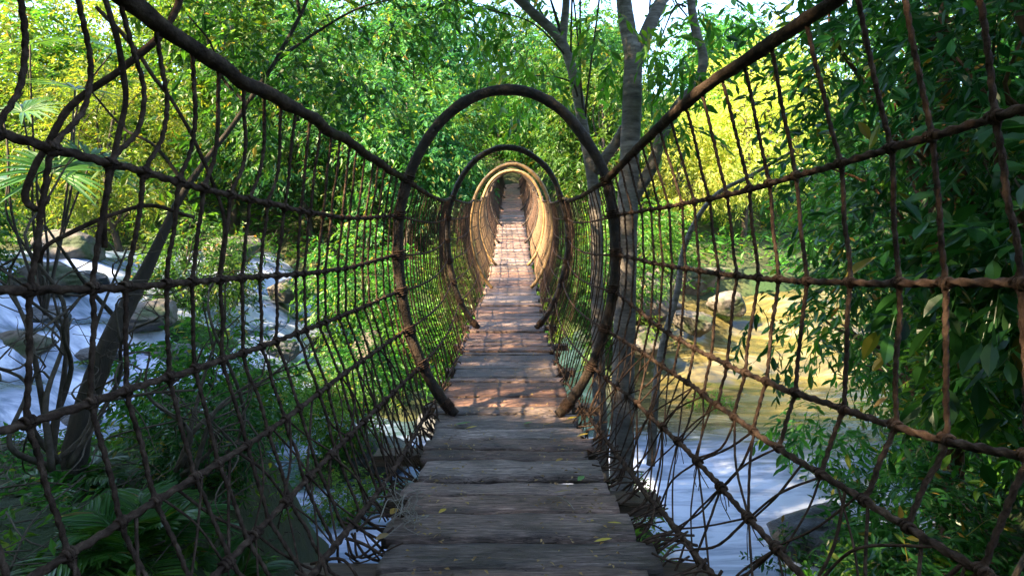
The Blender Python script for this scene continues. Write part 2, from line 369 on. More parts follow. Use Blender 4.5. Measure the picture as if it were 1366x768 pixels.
a2 = me.attributes.new('shallow_reflection', 'FLOAT', 'POINT'); a2.data.foreach_set('value', sh.ravel().astype(np.float32))
at = me.attributes.new('foam', 'FLOAT', 'POINT'); at.data.foreach_set('value', foam.ravel().astype(np.float32))
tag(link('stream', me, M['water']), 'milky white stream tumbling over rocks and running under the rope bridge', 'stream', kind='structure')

# ------------------------------------------------------------------ the bridge
D1 = 4.58
HOOP_D = [4.58, 8.27, 12.2, 15.3, 19.0, 22.5, 26.5, 31.0, 35.5, 39.5]
SUNLIT_HOOPS = (2, 3)  # hoops that get the sun-painted pole colour
HOOP_H = [1.0, 1.0, 1.0, .97, .9, .80, .72, .65, .6, .56]
HOOP_W = [1.0, 1.0, 1.0, 1.0, 1.0, .98, .95, .9, .86, .82]
deck_z = hermite([-2, 0, 2.24, 4.58, 8, 11, 13, 16, 20, 25, 31, 40], [-1.29, -1.29, -1.315, -1.37, -1.22, -1.0, -.80, -.40, .33, 1.42, 2.72, 4.65])
mid_x = hermite([-2, 2, 4.58, 8.27, 12.2, 20, 40], [0.02, 0.015, -.045, -.07, -.01, 0, 0])
hsf = hermite(HOOP_D, HOOP_H); wsf = hermite(HOOP_D, HOOP_W)
HA, HC, HU, HL = 0.885, 1.375, 1.285, 1.54
def egg_x(h):
    b = HU if h > HC else HL
    return HA * math.sqrt(max(0.0, 1 - ((h - HC) / b) ** 2))
ROPE_H = [1.925, 1.63, 1.31, 1.01, .70, .40, .07]
ROPE_X = [max(egg_x(h), 0.60 if k >= 5 else 0) + 0.02 for k, h in enumerate(ROPE_H)]

NEAR = {  # side -> rope -> (distance, half width, height)
 1: [[(1.0, 1.20, .83), (1.26, 1.15, .85), (1.82, 1.05, .80), (2.25, .98, .78), (2.73, .90, .746)],
     [(1.0, 1.25, .36), (1.32, 1.20, .326), (1.67, 1.18, .31), (2.19, 1.10, .277), (2.76, 1.02, .25), (3.24, .98, .25)],
     [(1.0, 1.30, -.07), (1.37, 1.25, -.088), (2.18, 1.14, -.13), (3.3, 1.0, -.123)],
     [(1.0, 1.28, -.46), (1.37, 1.25, -.508), (1.64, 1.22, -.547), (2.13, 1.10, -.56), (3.24, .98, -.54)],
     [(1.0, 1.20, -.78), (1.35, 1.15, -.79), (1.71, 1.10, -.787), (2.27, 1.02, -.772), (3.14, .95, -.733)],
     [(1.0, 1.02, -1.07), (1.84, .95, -1.07), (2.18, .92, -1.05), (2.84, .86, -1.0)],
     [(1.0, .85, -1.28), (2.37, .78, -1.30), (3.14, .72, -1.33)]],
 -1: [[(1.0, 1.24, .82), (1.2, 1.20, .78), (1.64, 1.12, .72), (2.06, 1.05, .645), (2.65, 1.0, .636)],
     [(1.0, 1.24, .30), (1.32, 1.20, .264), (1.79, 1.13, .227), (2.13, 1.10, .207), (3.3, 1.0, .176)],
     [(1.0, 1.28, -.10), (1.37, 1.25, -.106), (1.69, 1.20, -.12), (2.06, 1.15, -.124), (3.37, 1.02, -.13)],
     [(1.0, 1.28, -.44), (1.37, 1.25, -.448), (1.57, 1.22, -.448), (1.87, 1.17, -.44), (2.28, 1.12, -.438), (3.28, 1.02, -.41)],
     [(1.0, 1.20, -.79), (1.35, 1.15, -.79), (1.78, 1.10, -.786), (2.26, 1.02, -.766), (3.07, .93, -.70)],
     [(1.0, 1.02, -1.07), (1.84, .97, -1.07), (2.18, .94, -1.05), (2.84, .87, -1.0)],
     [(1.0, .85, -1.28), (2.37, .78, -1.30), (3.14, .72, -1.33)]]}
def far_pt(side, k, d):
    hs, ws = float(hsf(d)), float(wsf(d))
    t = 0.0
    for a, b in zip(HOOP_D[:-1], HOOP_D[1:]):
        if a <= d <= b: t = math.sin(math.pi * (d - a) / (b - a))
    slope = float(deck_z(d + .2) - deck_z(d - .2)) / .4
    x = float(mid_x(d)) + side * ROPE_X[k] * ws * (1 - 0.07 * t)
    h = ROPE_H[k] * hs - (0.07 if k == 0 else 0.04) * t
    return np.array([x, d - 0.5 * slope * h, float(deck_z(d)) + h])
ROPEF = {}
for s in (1, -1):
    for k in range(7):
        tab = list(NEAR[s][k]); e = far_pt(s, k, D1)
        dd = [-1.3] + [a[0] for a in tab] + [D1]
        ROPEF[s, k] = (hermite(dd, [tab[0][1] + .05] + [a[1] for a in tab] + [s * e[0]]), hermite(dd, [tab[0][2] + .1 * (k < 2)] + [a[2] for a in tab] + [e[2]]))
def rope_pt(s, k, d):
    if d > D1: return far_pt(s, k, d)
    fx, fz = ROPEF[s, k]
    return np.array([s * float(fx(d)), d, float(fz(d))])

bridge = tag(empty('rope_bridge', (0, 0, -1.29)), 'long sagging rope footbridge with plank deck, net sides and round wooden hoops', 'bridge')
OFF = np.array([0, 0, 1.29])      # children are modelled in world space, shifted under the root
def bpart(mb, name, mat, parent=bridge, smooth=True):
    mb.V = [v + OFF for v in mb.V]
    return mb.build(name, mat, parent, smooth)

# planks: the nearest 98 one by one, the rest (far end) as one part
def plank_geom(mb, d0, d1, hx0, hx1, z, near):
    nx, ny = (40, 7) if near else (8, 2)
    u = np.linspace(0, 1, nx); v = np.linspace(0, 1, ny)
    U, Vv = np.meshgrid(u, v)
    cx = float(mid_x((d0 + d1) / 2)); seed = rng.uniform(0, 90)
    e0 = d0 + (0.030 if near else .006) * vnoise(np.stack([U * 5, 0 * U + seed, 0 * U], -1), 3)
    e1 = d1 + (0.030 if near else .006) * vnoise(np.stack([U * 5, 0 * U + seed + 7, 0 * U], -1), 3)
    X = cx + (-hx0) + (hx0 + hx1) * U + (Vv - .5) * 0.01
    Y = e0 + (e1 - e0) * Vv
    skew = rng.uniform(-.03, .03)
    Y = Y + (U - .5) * skew
    tilt = rng.uniform(-.02, .02)
    Zt = z + deck_z(Y) - float(deck_z((d0 + d1) / 2)) + (Vv - .5) * tilt + (0.011 if near else .004) * vnoise(np.stack([U * 5, Vv * 5, 0 * U + seed], -1), 3)
    edge = np.minimum(np.minimum(Vv, 1 - Vv) * (d1 - d0) / 0.02, 1)
    Zt = Zt - (1 - edge) * 0.008
    Zb = Zt - 0.05
    n = nx * ny
    V = np.concatenate([np.stack([X, Y, Zt], -1).reshape(-1, 3), np.stack([X, Y, Zb], -1).reshape(-1, 3)])
    i = np.arange(ny - 1)[:, None]; j = np.arange(nx - 1)[None, :]
    top = np.stack([i*nx+j, i*nx+j+1, (i+1)*nx+j+1, (i+1)*nx+j], -1).reshape(-1, 4)
    per = [k for k in range(nx)] + [r * nx + nx - 1 for r in range(1, ny)] + [(ny - 1) * nx + k for k in range(nx - 2, -1, -1)] + [r * nx for r in range(ny - 2, 0, -1)]
    sd = [(a, a + n, b + n, b) for a, b in zip(per, per[1:] + per[:1])]
    mb.add(V, np.concatenate([top, top[:, ::-1] + n, np.array(sd)]))

bounds = [0.55, .82, 1.08, 1.38, 1.64, 1.93, 2.12, 2.30, 2.56, 2.84, 3.07, 3.30, 3.63, 3.82, 4.00, 4.22, 4.42]
bounds += []
while bounds[-1] < 40: bounds.append(bounds[-1] + random.choice([.17, .2, .22, .26, .3, .34]) * (1.0 if bounds[-1] < 9 else 1.05))
far_mb = MB(); count = 0
for a, b in zip(bounds[:-1], bounds[1:]):
    g = random.uniform(.012, .024)
    h0 = 0.55 + random.uniform(-.03, .05); h1 = 0.55 + random.uniform(-.03, .05)
    if abs(a - 2.30) < .01: h0, h1 = .56, .62
    z = float(deck_z((a + b) / 2)) + random.uniform(-.018, .018)
    if count < 98:
        mb = MB(); plank_geom(mb, a + g / 2, b - g / 2, h0, h1, z, a < 9)
        bpart(mb, 'deck_plank', M['plank'])
    else:
        plank_geom(far_mb, a + g / 2, b - g / 2, h0, h1, z, False)
    count += 1
if far_mb.n: bpart(far_mb, 'distant_planks', M['plank'])['kind'] = 'stuff'

def box_geom(mb, x0, x1, y0, y1, z0, z1, n=12, wob=0.008):
    xs_ = np.linspace(x0, x1, n); V = []
    sd = rng.uniform(0, 50)
    for i, x in enumerate(xs_):
        for (y, z) in ((y0, z0), (y1, z0), (y1, z1), (y0, z1)):
            V.append((x, y + wob * math.sin(x * 7 + sd + z), z + wob * math.sin(x * 5 + sd * 2 + y)))
    q = []
    for i in range(n - 1):
        for k in range(4): q.append((i*4+k, i*4+(k+1) % 4, (i+1)*4+(k+1) % 4, (i+1)*4+k))
    q += [(3, 2, 1, 0), ((n-1)*4, (n-1)*4+1, (n-1)*4+2, (n-1)*4+3)]
    mb.add(V, q)
beams = [(1.3, .8, .9), (2.38, .92, .84), (3.18, .70, .84), (3.92, .92, .62)] + [(5.1 + 1.25 * k, .72 + random.uniform(-.05, .15), .72 + random.uniform(-.05, .15)) for k in range(27)]
for d, l, r in beams:
    if d > 39.5: continue
    mb = MB(); cx = float(mid_x(d)); z = float(deck_z(d)) - .062
    box_geom(mb, cx - l, cx + r, d - .075, d + .075, z - .075, z)
    bpart(mb, 'crossbeam', M['beam'], smooth=False)
for s in (-1, 1):
    mb = MB(); dd = np.arange(-1.3, 40, .4)
    tube(mb, np.stack([s * .44 + mid_x(dd), dd, deck_z(dd) - .155], -1), .022, 8)
    bpart(mb, 'support_cable', M['rope'])

# hoops
def hoop_pts(i, n=72):
    d, hs, ws = HOOP_D[i], HOOP_H[i], HOOP_W[i]
    ph = math.acos(-(HC - .02) / HL)
    a = np.linspace(-ph, ph, n)
    x = HA * np.sin(a) * ws; c = np.cos(a)
    z = (HC + np.where(c > 0, HU, HL) * c) * hs
    slope = float(deck_z(d + .2) - deck_z(d - .2)) / .4
    wob = 0.030 * vnoise(np.stack([a * 1.7, 0 * a + i * 3.7, 0 * a], -1), 2)
    return np.stack([float(mid_x(d)) + x * (1 + wob), d - .5 * slope * z + 0.02 * np.sin(a * 2 + i), float(deck_z(d)) + z + wob], -1)
for i in range(len(HOOP_D)):
    P = hoop_pts(i, 220 if i < 3 else 48)
    t = np.linspace(0, 1, len(P))
    r = (0.039 if i < 3 else .040) * (1 + .06 * np.sin(t * 23 + i) * np.sin(t * 31)) * (1.12 - .24 * np.abs(t - .5)) * (1 + .13 * np.exp(-((np.mod(t * 13 + i * .37, 1) - .5) / .06) ** 2))
    mb = MB(); tube(mb, P, r, 14 if i < 3 else 8, rough=.012)
    hoop = bpart(mb, 'hoop', M['sunlit_pole'] if i in SUNLIT_HOOPS else M['pole'])
    if i < 2:    # lashings where the ropes are tied to the hoop
        for s in (-1, 1):
            for k in range(6):
                mb = MB()
                p = far_pt(s, k, HOOP_D[i]); j = int(np.argmin(np.linalg.norm(P - p, axis=1)))
                j = min(max(j, 2), len(P) - 3); T = P[j + 2] - P[j - 2]; T /= np.linalg.norm(T)
                A = np.cross(T, [0, 1, 0]); A /= np.linalg.norm(A); B = np.cross(T, A)
                th = np.linspace(0, 2 * np.pi * 4, 60)
                H = P[j] + (r[j] + .005) * (np.cos(th)[:, None] * A + np.sin(th)[:, None] * B) + T * ((th / th[-1] - .5) * .07)[:, None]
                tube(mb, H, .0075, 6)
                bpart(mb, 'lashing', M['rope'], hoop)
            j = 4 if s == -1 else len(P) - 5      # binding round the foot of the hoop
            T = P[j + 3] - P[j - 3]; T /= np.linalg.norm(T); A = np.cross(T, [0, 1, 0]); A /= np.linalg.norm(A); B = np.cross(T, A)
            th = np.linspace(0, 2 * np.pi * 6, 90)
            H = P[j] + (r[j] + .005) * (np.cos(th)[:, None] * A + np.sin(th)[:, None] * B) + T * ((th / th[-1] - .5) * .085)[:, None]
            mb = MB(); tube(mb, H, .007, 6); bpart(mb, 'foot_binding', M['rope'], hoop)

def fuzz(mb, P, r, n):
    """short frayed fibres standing off a rope"""
    k = rng.integers(1, len(P) - 1, n); T = unit_(P[np.minimum(k + 1, len(P) - 1)] - P[k - 1])
    q = unit_(np.cross(T, rng.standard_normal((n, 3))))
    a = P[k] + q * r[k][:, None] * .8
    b = a + (q * rng.uniform(.3, 1, (n, 1)) + T * rng.choice([-1, 1], (n, 1)) * rng.uniform(.3, 1.2, (n, 1))) * rng.uniform(.004, .016, (n, 1))
    w = np.cross(T, q) * .0007
    V = np.stack([a - w, a + w, b], 1).reshape(-1, 3); j = np.arange(n)[:, None] * 3
    mb.add(V, tris=j + np.array([[0, 1, 2]]))
def unit_(a): return a / (np.linalg.norm(a, axis=-1, keepdims=True) + 1e-9)

# ropes
for s in (-1, 1):
    # handrail
    P = np.array([rope_pt(s, 0, d) for d in np.concatenate([np.arange(-1.3, D1, .07), [D1], np.arange(D1 + .2, 39.5, .3)])])
    P = spline(P, .045)
    nn = vnoise(P * 5, 2)[:, None] * np.array([[.012, 0, .012]])
    near = P[:, 1] < 9
    rr = np.where(P[:, 1] < D1 + .1, .0275, .021) * (1 + .25 * vnoise(P * 9 + 3, 3))
    mb = MB(); tube(mb, (P + nn), rr, 12, twist=.07, pitch=9, rough=.03)
    rail = bpart(mb, 'handrail', M['rail'])
    if s == -1: rail['label'] = 'dark thick bark covered handrail along the left side'
    # net
    uprights = []; longs = []; fans = []; ties = []
    for k in range(1, 7):
        r0 = .0112 if s == 1 else .0108
        if k == 6: r0 = .014
        mb = MB()
        P = np.array([rope_pt(s, k, d) for d in np.arange(.4, D1 + .01, .06)])
        P = spline(P, .008); P = P + .006 * vnoise(P * 4 + k, 2)[:, None] * np.array([[1, 0, 1]])
        tube(mb, P, r0 * (1 + .14 * vnoise(P * 12, 2)), 9, twist=.28, pitch=5.4)
        fuzz(mb, P, np.full(len(P), r0), 420)
        P = np.array([rope_pt(s, k, d) for d in np.concatenate([np.arange(D1, 39.4, .15)])])
        tube(mb, P, np.where(P[:, 1] < 9, .0105, .010), 6)
        longs.append(mb)
    sp = .185 if s == 1 else .145
    ds = []; d = 1.02
    while d < D1 - .08:
        ds.append(d); d += sp * (1 + random.uniform(-.14, .14))
    for d in ds:
        jit = np.cumsum(rng.normal(0, .008, 8))
        pts = []; kn = 5 if s == 1 else 7
        for k in range(kn):
            p = rope_pt(s, k, d + jit[k])
            pts.append(p)
            if k < kn - 1:
                q = rope_pt(s, k + 1, d + jit[k + 1])
                for t in (.25, .5, .75):
                    m = p + (q - p) * t + rng.normal(0, .0022, 3)
                    if s == -1 and k == 0 and d < 2.6:
                        m[1] += (.12 if d < 2.0 else .07) * math.sin(math.pi * t ** 1.3) * (.8 + .3 * math.sin(d * 9))
                    pts.append(m)
        P = spline(pts, .008)
        r0 = .0070 if s == 1 else .0066
        knots = np.array([rope_pt(s, k, d + jit[k]) for k in range(kn)])
        dist = np.min(np.linalg.norm(P[:, None] - knots[None], axis=2), axis=1)
        rr = r0 * (1 + .8 * np.exp(-(dist / .016) ** 2)) * (1 + .08 * vnoise(P * 14, 2))
        mb = MB(); tube(mb, P, rr, 9, twist=.30, pitch=5.4)
        fuzz(mb, P, rr, 160)
        # lump of the knot where the ropes cross
        for k in range(1, 5):
            c = knots[k]; th = np.linspace(0, 2 * np.pi * 2.5, 26)
            H = c + np.stack([.0145 * np.cos(th), (th / th[-1] - .5) * .03, .0145 * np.sin(th)], -1)
            tube(mb, H, .0055, 5)
        uprights.append(mb)
    # fan lacing below
    kd = .21
    d = .9
    while d < D1:
        net_mb = MB()
        c6 = rope_pt(s, 5, d)
        offs = (-.26, -.09, .1, .27) if s == 1 else (-.2, .2)
        for o in offs:
            o += random.uniform(-.07, .07)
            if .8 < d + o < D1 and random.random() < .9:
                a = rope_pt(s, 4, d + o); b6 = rope_pt(s, 5, d + random.uniform(-.03, .03)); m = (a + b6) / 2 + rng.normal(0, .016, 3)
                P = spline([a, m, b6], .014); tube(net_mb, P, random.uniform(.0036, .0056), 7, twist=.13, pitch=3.6)
            o2 = o * 1.1 + random.uniform(-.10, .10)
            if .8 < d + o2 < D1 and random.random() < .85:
                a = rope_pt(s, 6, d + o2); m = (a + c6) / 2 + rng.normal(0, .016, 3)
                P = spline([c6, m, a], .014); tube(net_mb, P, random.uniform(.0034, .0052), 7, twist=.13, pitch=3.6)
        th = np.linspace(0, 2 * np.pi * 3, 30)
        tube(net_mb, c6 + np.stack([.017 * np.cos(th), (th / th[-1] - .5) * .05, .017 * np.sin(th)], -1), .007, 5)
        for _ in range(3):   # loose ends
            e = c6 + np.array([random.uniform(-.02, .05) * s, random.uniform(-.04, .04), -random.uniform(.05, .16)])
            tube(net_mb, spline([c6, (c6 + e) / 2 + rng.normal(0, .01, 3), e], .02), .0022, 4)
        fans.append(net_mb)
        d += kd * random.uniform(.85, 1.15)
    # ties from the edge rope round the plank ends
    d = 1.0
    while d < 8.6:
        net_mb = MB()
        a = rope_pt(s, 6, d)
        for _ in range(3 if d < D1 else 1):
            b = np.array([float(mid_x(d)) + s * (.56 + random.uniform(-.08, .05)), d + random.uniform(-.12, .12), float(deck_z(d)) - random.uniform(.0, .2)])
            m = (a + b) / 2 + rng.normal(0, .03, 3) + np.array([s * .03, 0, 0])
            tube(net_mb, spline([a + rng.normal(0, .03, 3), m, b + rng.normal(0, .03, 3)], .03), random.uniform(.003, .0075), 6)
        ties.append(net_mb)
        d += .09
    # beyond the first hoop
    rest = MB(); rest_sunlit = MB()
    for h0, h1 in zip(HOOP_D[:-1], HOOP_D[1:]):
        n = int((h1 - h0) / (.13 if h0 < 12 else .10))
        for q in range(1, n):
            d = h0 + (h1 - h0) * q / n + random.uniform(-.02, .02)
            pts = [rope_pt(s, k, d + random.uniform(-.03, .03)) for k in range(6)]
            o = random.choice([-.12, 0, .12]); pts.append(rope_pt(s, 6, min(max(d + o, h0), h1)))
            P = np.array(pts)
            if h0 < 5:
                mb = MB(); tube(mb, spline(P, .06), .0062, 6); uprights.append(mb)
            else:
                tube(rest_sunlit if 12 < h0 < 16 else rest, P, .0068 if h0 < 12 else .0085, 4, cap=False)
    net = empty('side_net'); net.parent = bridge
    net['label'] = 'right side net of lighter brown rope' if s == 1 else 'left side net of darker rope with bowed uprights'
    for mb in longs: bpart(mb, 'long_rope', M['rope'], net)
    for mb in uprights[:98]: bpart(mb, 'upright_rope', M['rope'], net)
    for mb in fans: bpart(mb, 'fan_lacing', M['rope'], net)
    for mb in ties: bpart(mb, 'edge_tie', M['rope'], net)
    bpart(rest, 'distant_uprights', M['rope'], net)['kind'] = 'stuff'
    bpart(rest_sunlit, 'sunlit_uprights', M['sunlit_rope'], net)['kind'] = 'stuff'

# ------------------------------------------------------------------ foliage machinery
def unit(a): return a / (np.linalg.norm(a, axis=-1, keepdims=True) + 1e-9)
def leaves(mb, P, D, Nn, L, W, fine=False, droop=.12):
    n = len(P); L = np.broadcast_to(L, (n,))[:, None]; W = np.broadcast_to(W, (n,))[:, None]
    S = unit(np.cross(D, Nn)); U = np.cross(S, D)
    down = np.array([0, 0, -1.0])
    if not fine:
        a = P; b = P + D * L * .45 + S * W * .5 + U * W * .18; c = P + D * L + down * L * droop; d = P + D * L * .45 - S * W * .5 + U * W * .18
        V = np.stack([a, b, c, d], 1).reshape(-1, 3)
        k = np.arange(n)[:, None] * 4
        mb.add(V, tris=np.concatenate([k + np.array([[0, 1, 2]]), k + np.array([[0, 2, 3]])]))
    else:
        rows = [P]
        for t, w in ((.22, .62), (.5, 1.0), (.78, .66)):
            c = P + D * L * t + down * L * droop * t * t
            rows += [c, c + S * W * .5 * w + U * W * .16 * w, c - S * W * .5 * w + U * W * .16 * w]
        rows.append(P + D * L + down * L * droop)
        V = np.stack(rows, 1).reshape(-1, 3); k = np.arange(n)[:, None] * 11
        tr = [(0, 2, 1), (0, 1, 3), (7, 8, 10), (7, 10, 9)]
        qd = [(1, 2, 5, 4), (1, 4, 6, 3), (4, 5, 8, 7), (4, 7, 9, 6)]
        mb.add(V, tris=np.concatenate([k + np.array([t]) for t in tr]), quads=np.concatenate([k + np.array([q]) for q in qd]))

def sprays(mb, O, T, slen, nl, L, W, fine=False, droop=.12, hang=.3, stem=0.0, rg=rng):
    """pinnate sprays of nl leaves from points O along T."""
    n = len(O); slen = np.broadcast_to(slen, (n,))
    t = np.linspace(.12, 1, nl)[None, :, None]
    up = np.array([0, 0, 1.0])
    side = unit(np.cross(T, up + .3 * rg.standard_normal((n, 3))))
    B = O[:, None, :] + T[:, None, :] * t * slen[:, None, None] + np.array([0, 0, -1.0]) * (hang * t * t * slen[:, None, None])
    sg = np.where(np.arange(nl) % 2 == 0, 1.0, -1.0)[None, :, None]
    Dd = unit(T[:, None, :] * .55 + side[:, None, :] * sg * .75 * (1 - .6 * (t > .95)) + np.array([0, 0, -hang]) * .8 + .28 * rg.standard_normal((n, nl, 3)))
    Nn = unit(up * .9 + .55 * rg.standard_normal((n, nl, 3)))
    sc = rg.uniform(.45, 1.3, (n * nl))
    leaves(mb, B.reshape(-1, 3), Dd.reshape(-1, 3), Nn.reshape(-1, 3), L * sc, W * sc, fine, droop)
    if stem > 0:
        for i in range(n):
            tube(mb, np.stack([O[i], B[i, nl // 2], B[i, -1]]), np.array([stem, stem * .8, stem * .4]), 3, cap=False)

def clump_sprays(mb, C, rc, per, center, slen, nl, L, W, fine=False, hang=.3, stem=0.0, rg=rng, flat=.75):
    C = np.asarray(C); rc = np.broadcast_to(rc, (len(C),))
    n = len(C) * per
    q = unit(rg.standard_normal((n, 3))) * rg.uniform(.15, 1, (n, 1)) ** .5
    q[:, 2] *= flat
    Cc = np.repeat(C, per, 0)
    O = Cc + q * np.repeat(rc, per)[:, None]
    T = unit(q * .9 + .5 * unit(Cc - np.asarray(center)) + np.array([0, 0, -.15]) + .5 * rg.standard_normal((n, 3)))
    sprays(mb, O, T, slen * rg.uniform(.7, 1.25, n), nl, L, W, fine, hang=hang, stem=stem, rg=rg)

def limb(mb, a, b, r0, r1, sides=6, wob=.12, up=.15):
    a = np.asarray(a, float); b = np.asarray(b, float); Lg = np.linalg.norm(b - a)
    m1 = a + (b - a) * .35 + rng.normal(0, wob * Lg * .5, 3) + np.array([0, 0, up * Lg]); m2 = a + (b - a) * .7 + rng.normal(0, wob * Lg * .5, 3) + np.array([0, 0, up * .7 * Lg])
    P = spline([a, m1, m2, b], max(.06, Lg / 14)); tube(mb, P, np.linspace(r0, r1, len(P)), sides)
    return P

def crown_clumps(n, c, r, rg, shell=.45):
    q = unit(rg.standard_normal((n, 3))) * rg.uniform(shell, 1, (n, 1))
    q *= 1 + .22 * vnoise(q * 2.3 + rg.uniform(0, 50), 2)[:, None]
    return np.asarray(c) + q * np.asarray(r)

def make_tree(name, h, c, r, nclump, rc, per, slen, nl, L, W, leafm, barkm, seed, tr=.16, fine=False, hang=.3, stem=0.0, limbs=12, lean=0.3, shell=.45, top_parts=('trunk', 'crown')):
    rg = np.random.default_rng(seed)
    root = empty(name)
    C = crown_clumps(nclump, c, r, rg, shell)
    tb = MB()
    top = np.array([c[0], c[1], c[2] + r[2] * .55])
    mid = np.array([c[0] * .5 + rg.normal(0, lean), c[1] * .5 + rg.normal(0, lean), top[2] * .5])
    P = spline([(0, 0, -.8), (0, 0, 0), mid, top], .2)
    tube(tb, P, np.linspace(tr, tr * .25, len(P)) * (1 + .5 * np.exp(-np.linspace(0, 1, len(P)) * 14)), 9, rough=.02)
    for k in rg.permutation(nclump)[:limbs]:
        zt = min(max(C[k][2] * .55, .25 * top[2]), top[2] * .95)
        a = P[np.argmin(np.abs(P[:, 2] - zt))]
        limb(tb, a, C[k], tr * .38, tr * .07)
    tb.build(top_parts[0], barkm, root)
    mb = MB()
    clump_sprays(mb, C, rc * rg.uniform(.7, 1.3, nclump), per, c, slen, nl, L, W, fine, hang, stem, rg)
    mb.build(top_parts[1], leafm, root, smooth=False)
    return root

used = set()
def place(proto, x, y, sc, rz, label, cat, group=None, z=None, mat=None, dz=0.0):
    if proto.name in used: o = copy_tree(proto)
    else: o = proto; used.add(proto.name)
    zz = float(ground_z(np.array([x]), np.array([y]))[0]) if z is None else z
    o.location = (x, y, zz + dz); o.rotation_euler = (0, 0, rz); o.scale = (sc, sc, sc)
    for k in ('group',):
        if k in o: del o[k]
    tag(o, label, cat, group)
    return o

# far trees: four prototypes
FT = [make_tree('hillside_tree', 9, (.3, 0, 5.6), (3.3, 3.3, 3.9), 95, .78, 18, .60, 10, .25, .11, M['leaf_cool'], M['darkbark'], 11, hang=.5),
      make_tree('hillside_tree', 9, (-.3, .2, 5.4), (3.5, 3.3, 3.8), 95, .78, 18, .58, 10, .23, .10, M['leaf_mid'], M['darkbark'], 12, hang=.45),
      make_tree('hillside_tree', 9, (.2, .3, 5.2), (3.4, 3.5, 3.7), 90, .95, 17, .58, 10, .23, .10, M['leaf_bright'], M['darkbark'], 13, hang=.45),
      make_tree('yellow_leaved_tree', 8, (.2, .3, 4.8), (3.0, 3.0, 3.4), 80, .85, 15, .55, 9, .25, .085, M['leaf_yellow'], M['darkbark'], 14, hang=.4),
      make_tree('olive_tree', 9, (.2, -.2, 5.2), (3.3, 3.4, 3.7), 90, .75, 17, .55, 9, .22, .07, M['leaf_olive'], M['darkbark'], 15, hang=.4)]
G1 = 'trees on the far hillside'
far = [
 (0, -4.9, 24.5, 1.0, 'cool green tree hanging over the left side of the distant hoop tunnel'),
 (1, 4.3, 27.0, .9, 'mid green tree beside the right side of the distant hoop tunnel'),
 (0, -9.2, 26.0, 1.1, 'cool green tree behind the white cascade and left net'),
 (0, -5.6, 32.5, 1.25, 'tall cool green tree rising above the first hoop top on its left'),
 (1, 5.4, 33.5, 1.05, 'mid green tree behind the pale leaning stem of the forked tree'),
 (1, -12.5, 34, 1.3, 'large mid green tree high on the slope above the left handrail'),
 (0, -.8, 45.5, 1.15, 'cool green tree closing the view above the bridge end'),
 (2, 4.2, 45, .85, 'low bright green tree under the gap of white sky'),
 (1, -8.5, 43, 1.35, 'tall mid green tree on the crest left of the sky gap'),
 (0, -18, 36, 1.3, 'cool green tree high up behind the upper left corner'),
 (1, -15.5, 46, 1.3, 'mid green crest tree far behind the left handrail'),
 (1, 13, 37, 1.15, 'mid green tree on the slope behind the yellow trees'),
 (2, 19, 34, 1.2, 'bright green tree on the slope behind the right net'),
 (0, 18, 45, 1.3, 'cool green crest tree far behind the right net'),
 (1, 26, 31, 1.3, 'mid green tree far right on the slope, mostly behind the big leafy trees'),
 (2, -24, 30, 1.4, 'bright green tree at the far left edge above the rocks'),
 (4, -18.5, 29.5, 1.55, 'tall olive green tree filling the upper left behind the lower olive yellow trees'),
 (1, -3.6, 29.0, .8, 'mid green tree hugging the left side of the highest hoops'),
 (1, 4.8, 37.0, 1.15, 'mid green tree on the right near the bridge end'),
 (0, 3.9, 30.0, 1.1, 'cool green tree hugging the right side of the highest hoops'),
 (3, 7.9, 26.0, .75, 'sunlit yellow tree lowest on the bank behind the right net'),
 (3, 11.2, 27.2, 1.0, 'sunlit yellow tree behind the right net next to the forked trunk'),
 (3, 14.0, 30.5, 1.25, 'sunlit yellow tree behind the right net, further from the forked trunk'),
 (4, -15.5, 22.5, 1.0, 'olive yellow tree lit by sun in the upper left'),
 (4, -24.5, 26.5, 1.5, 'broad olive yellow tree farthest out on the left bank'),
 (1, -13.8, 28.0, 1.45, 'tall mid green tree rising behind the lit olive tree at upper left'),
 (4, -20.5, 25, 1.1, 'olive yellow tree at the left edge beyond the fan palm'),
 (3, -7.2, 36, .5, 'small yellow leaved tree glowing among the green crowns above the hoop'),
]
for k, (p, x, y, sc, lb) in enumerate(far):
    place(FT[p], x, y, sc, k * 2.1, lb, 'tree', G1)

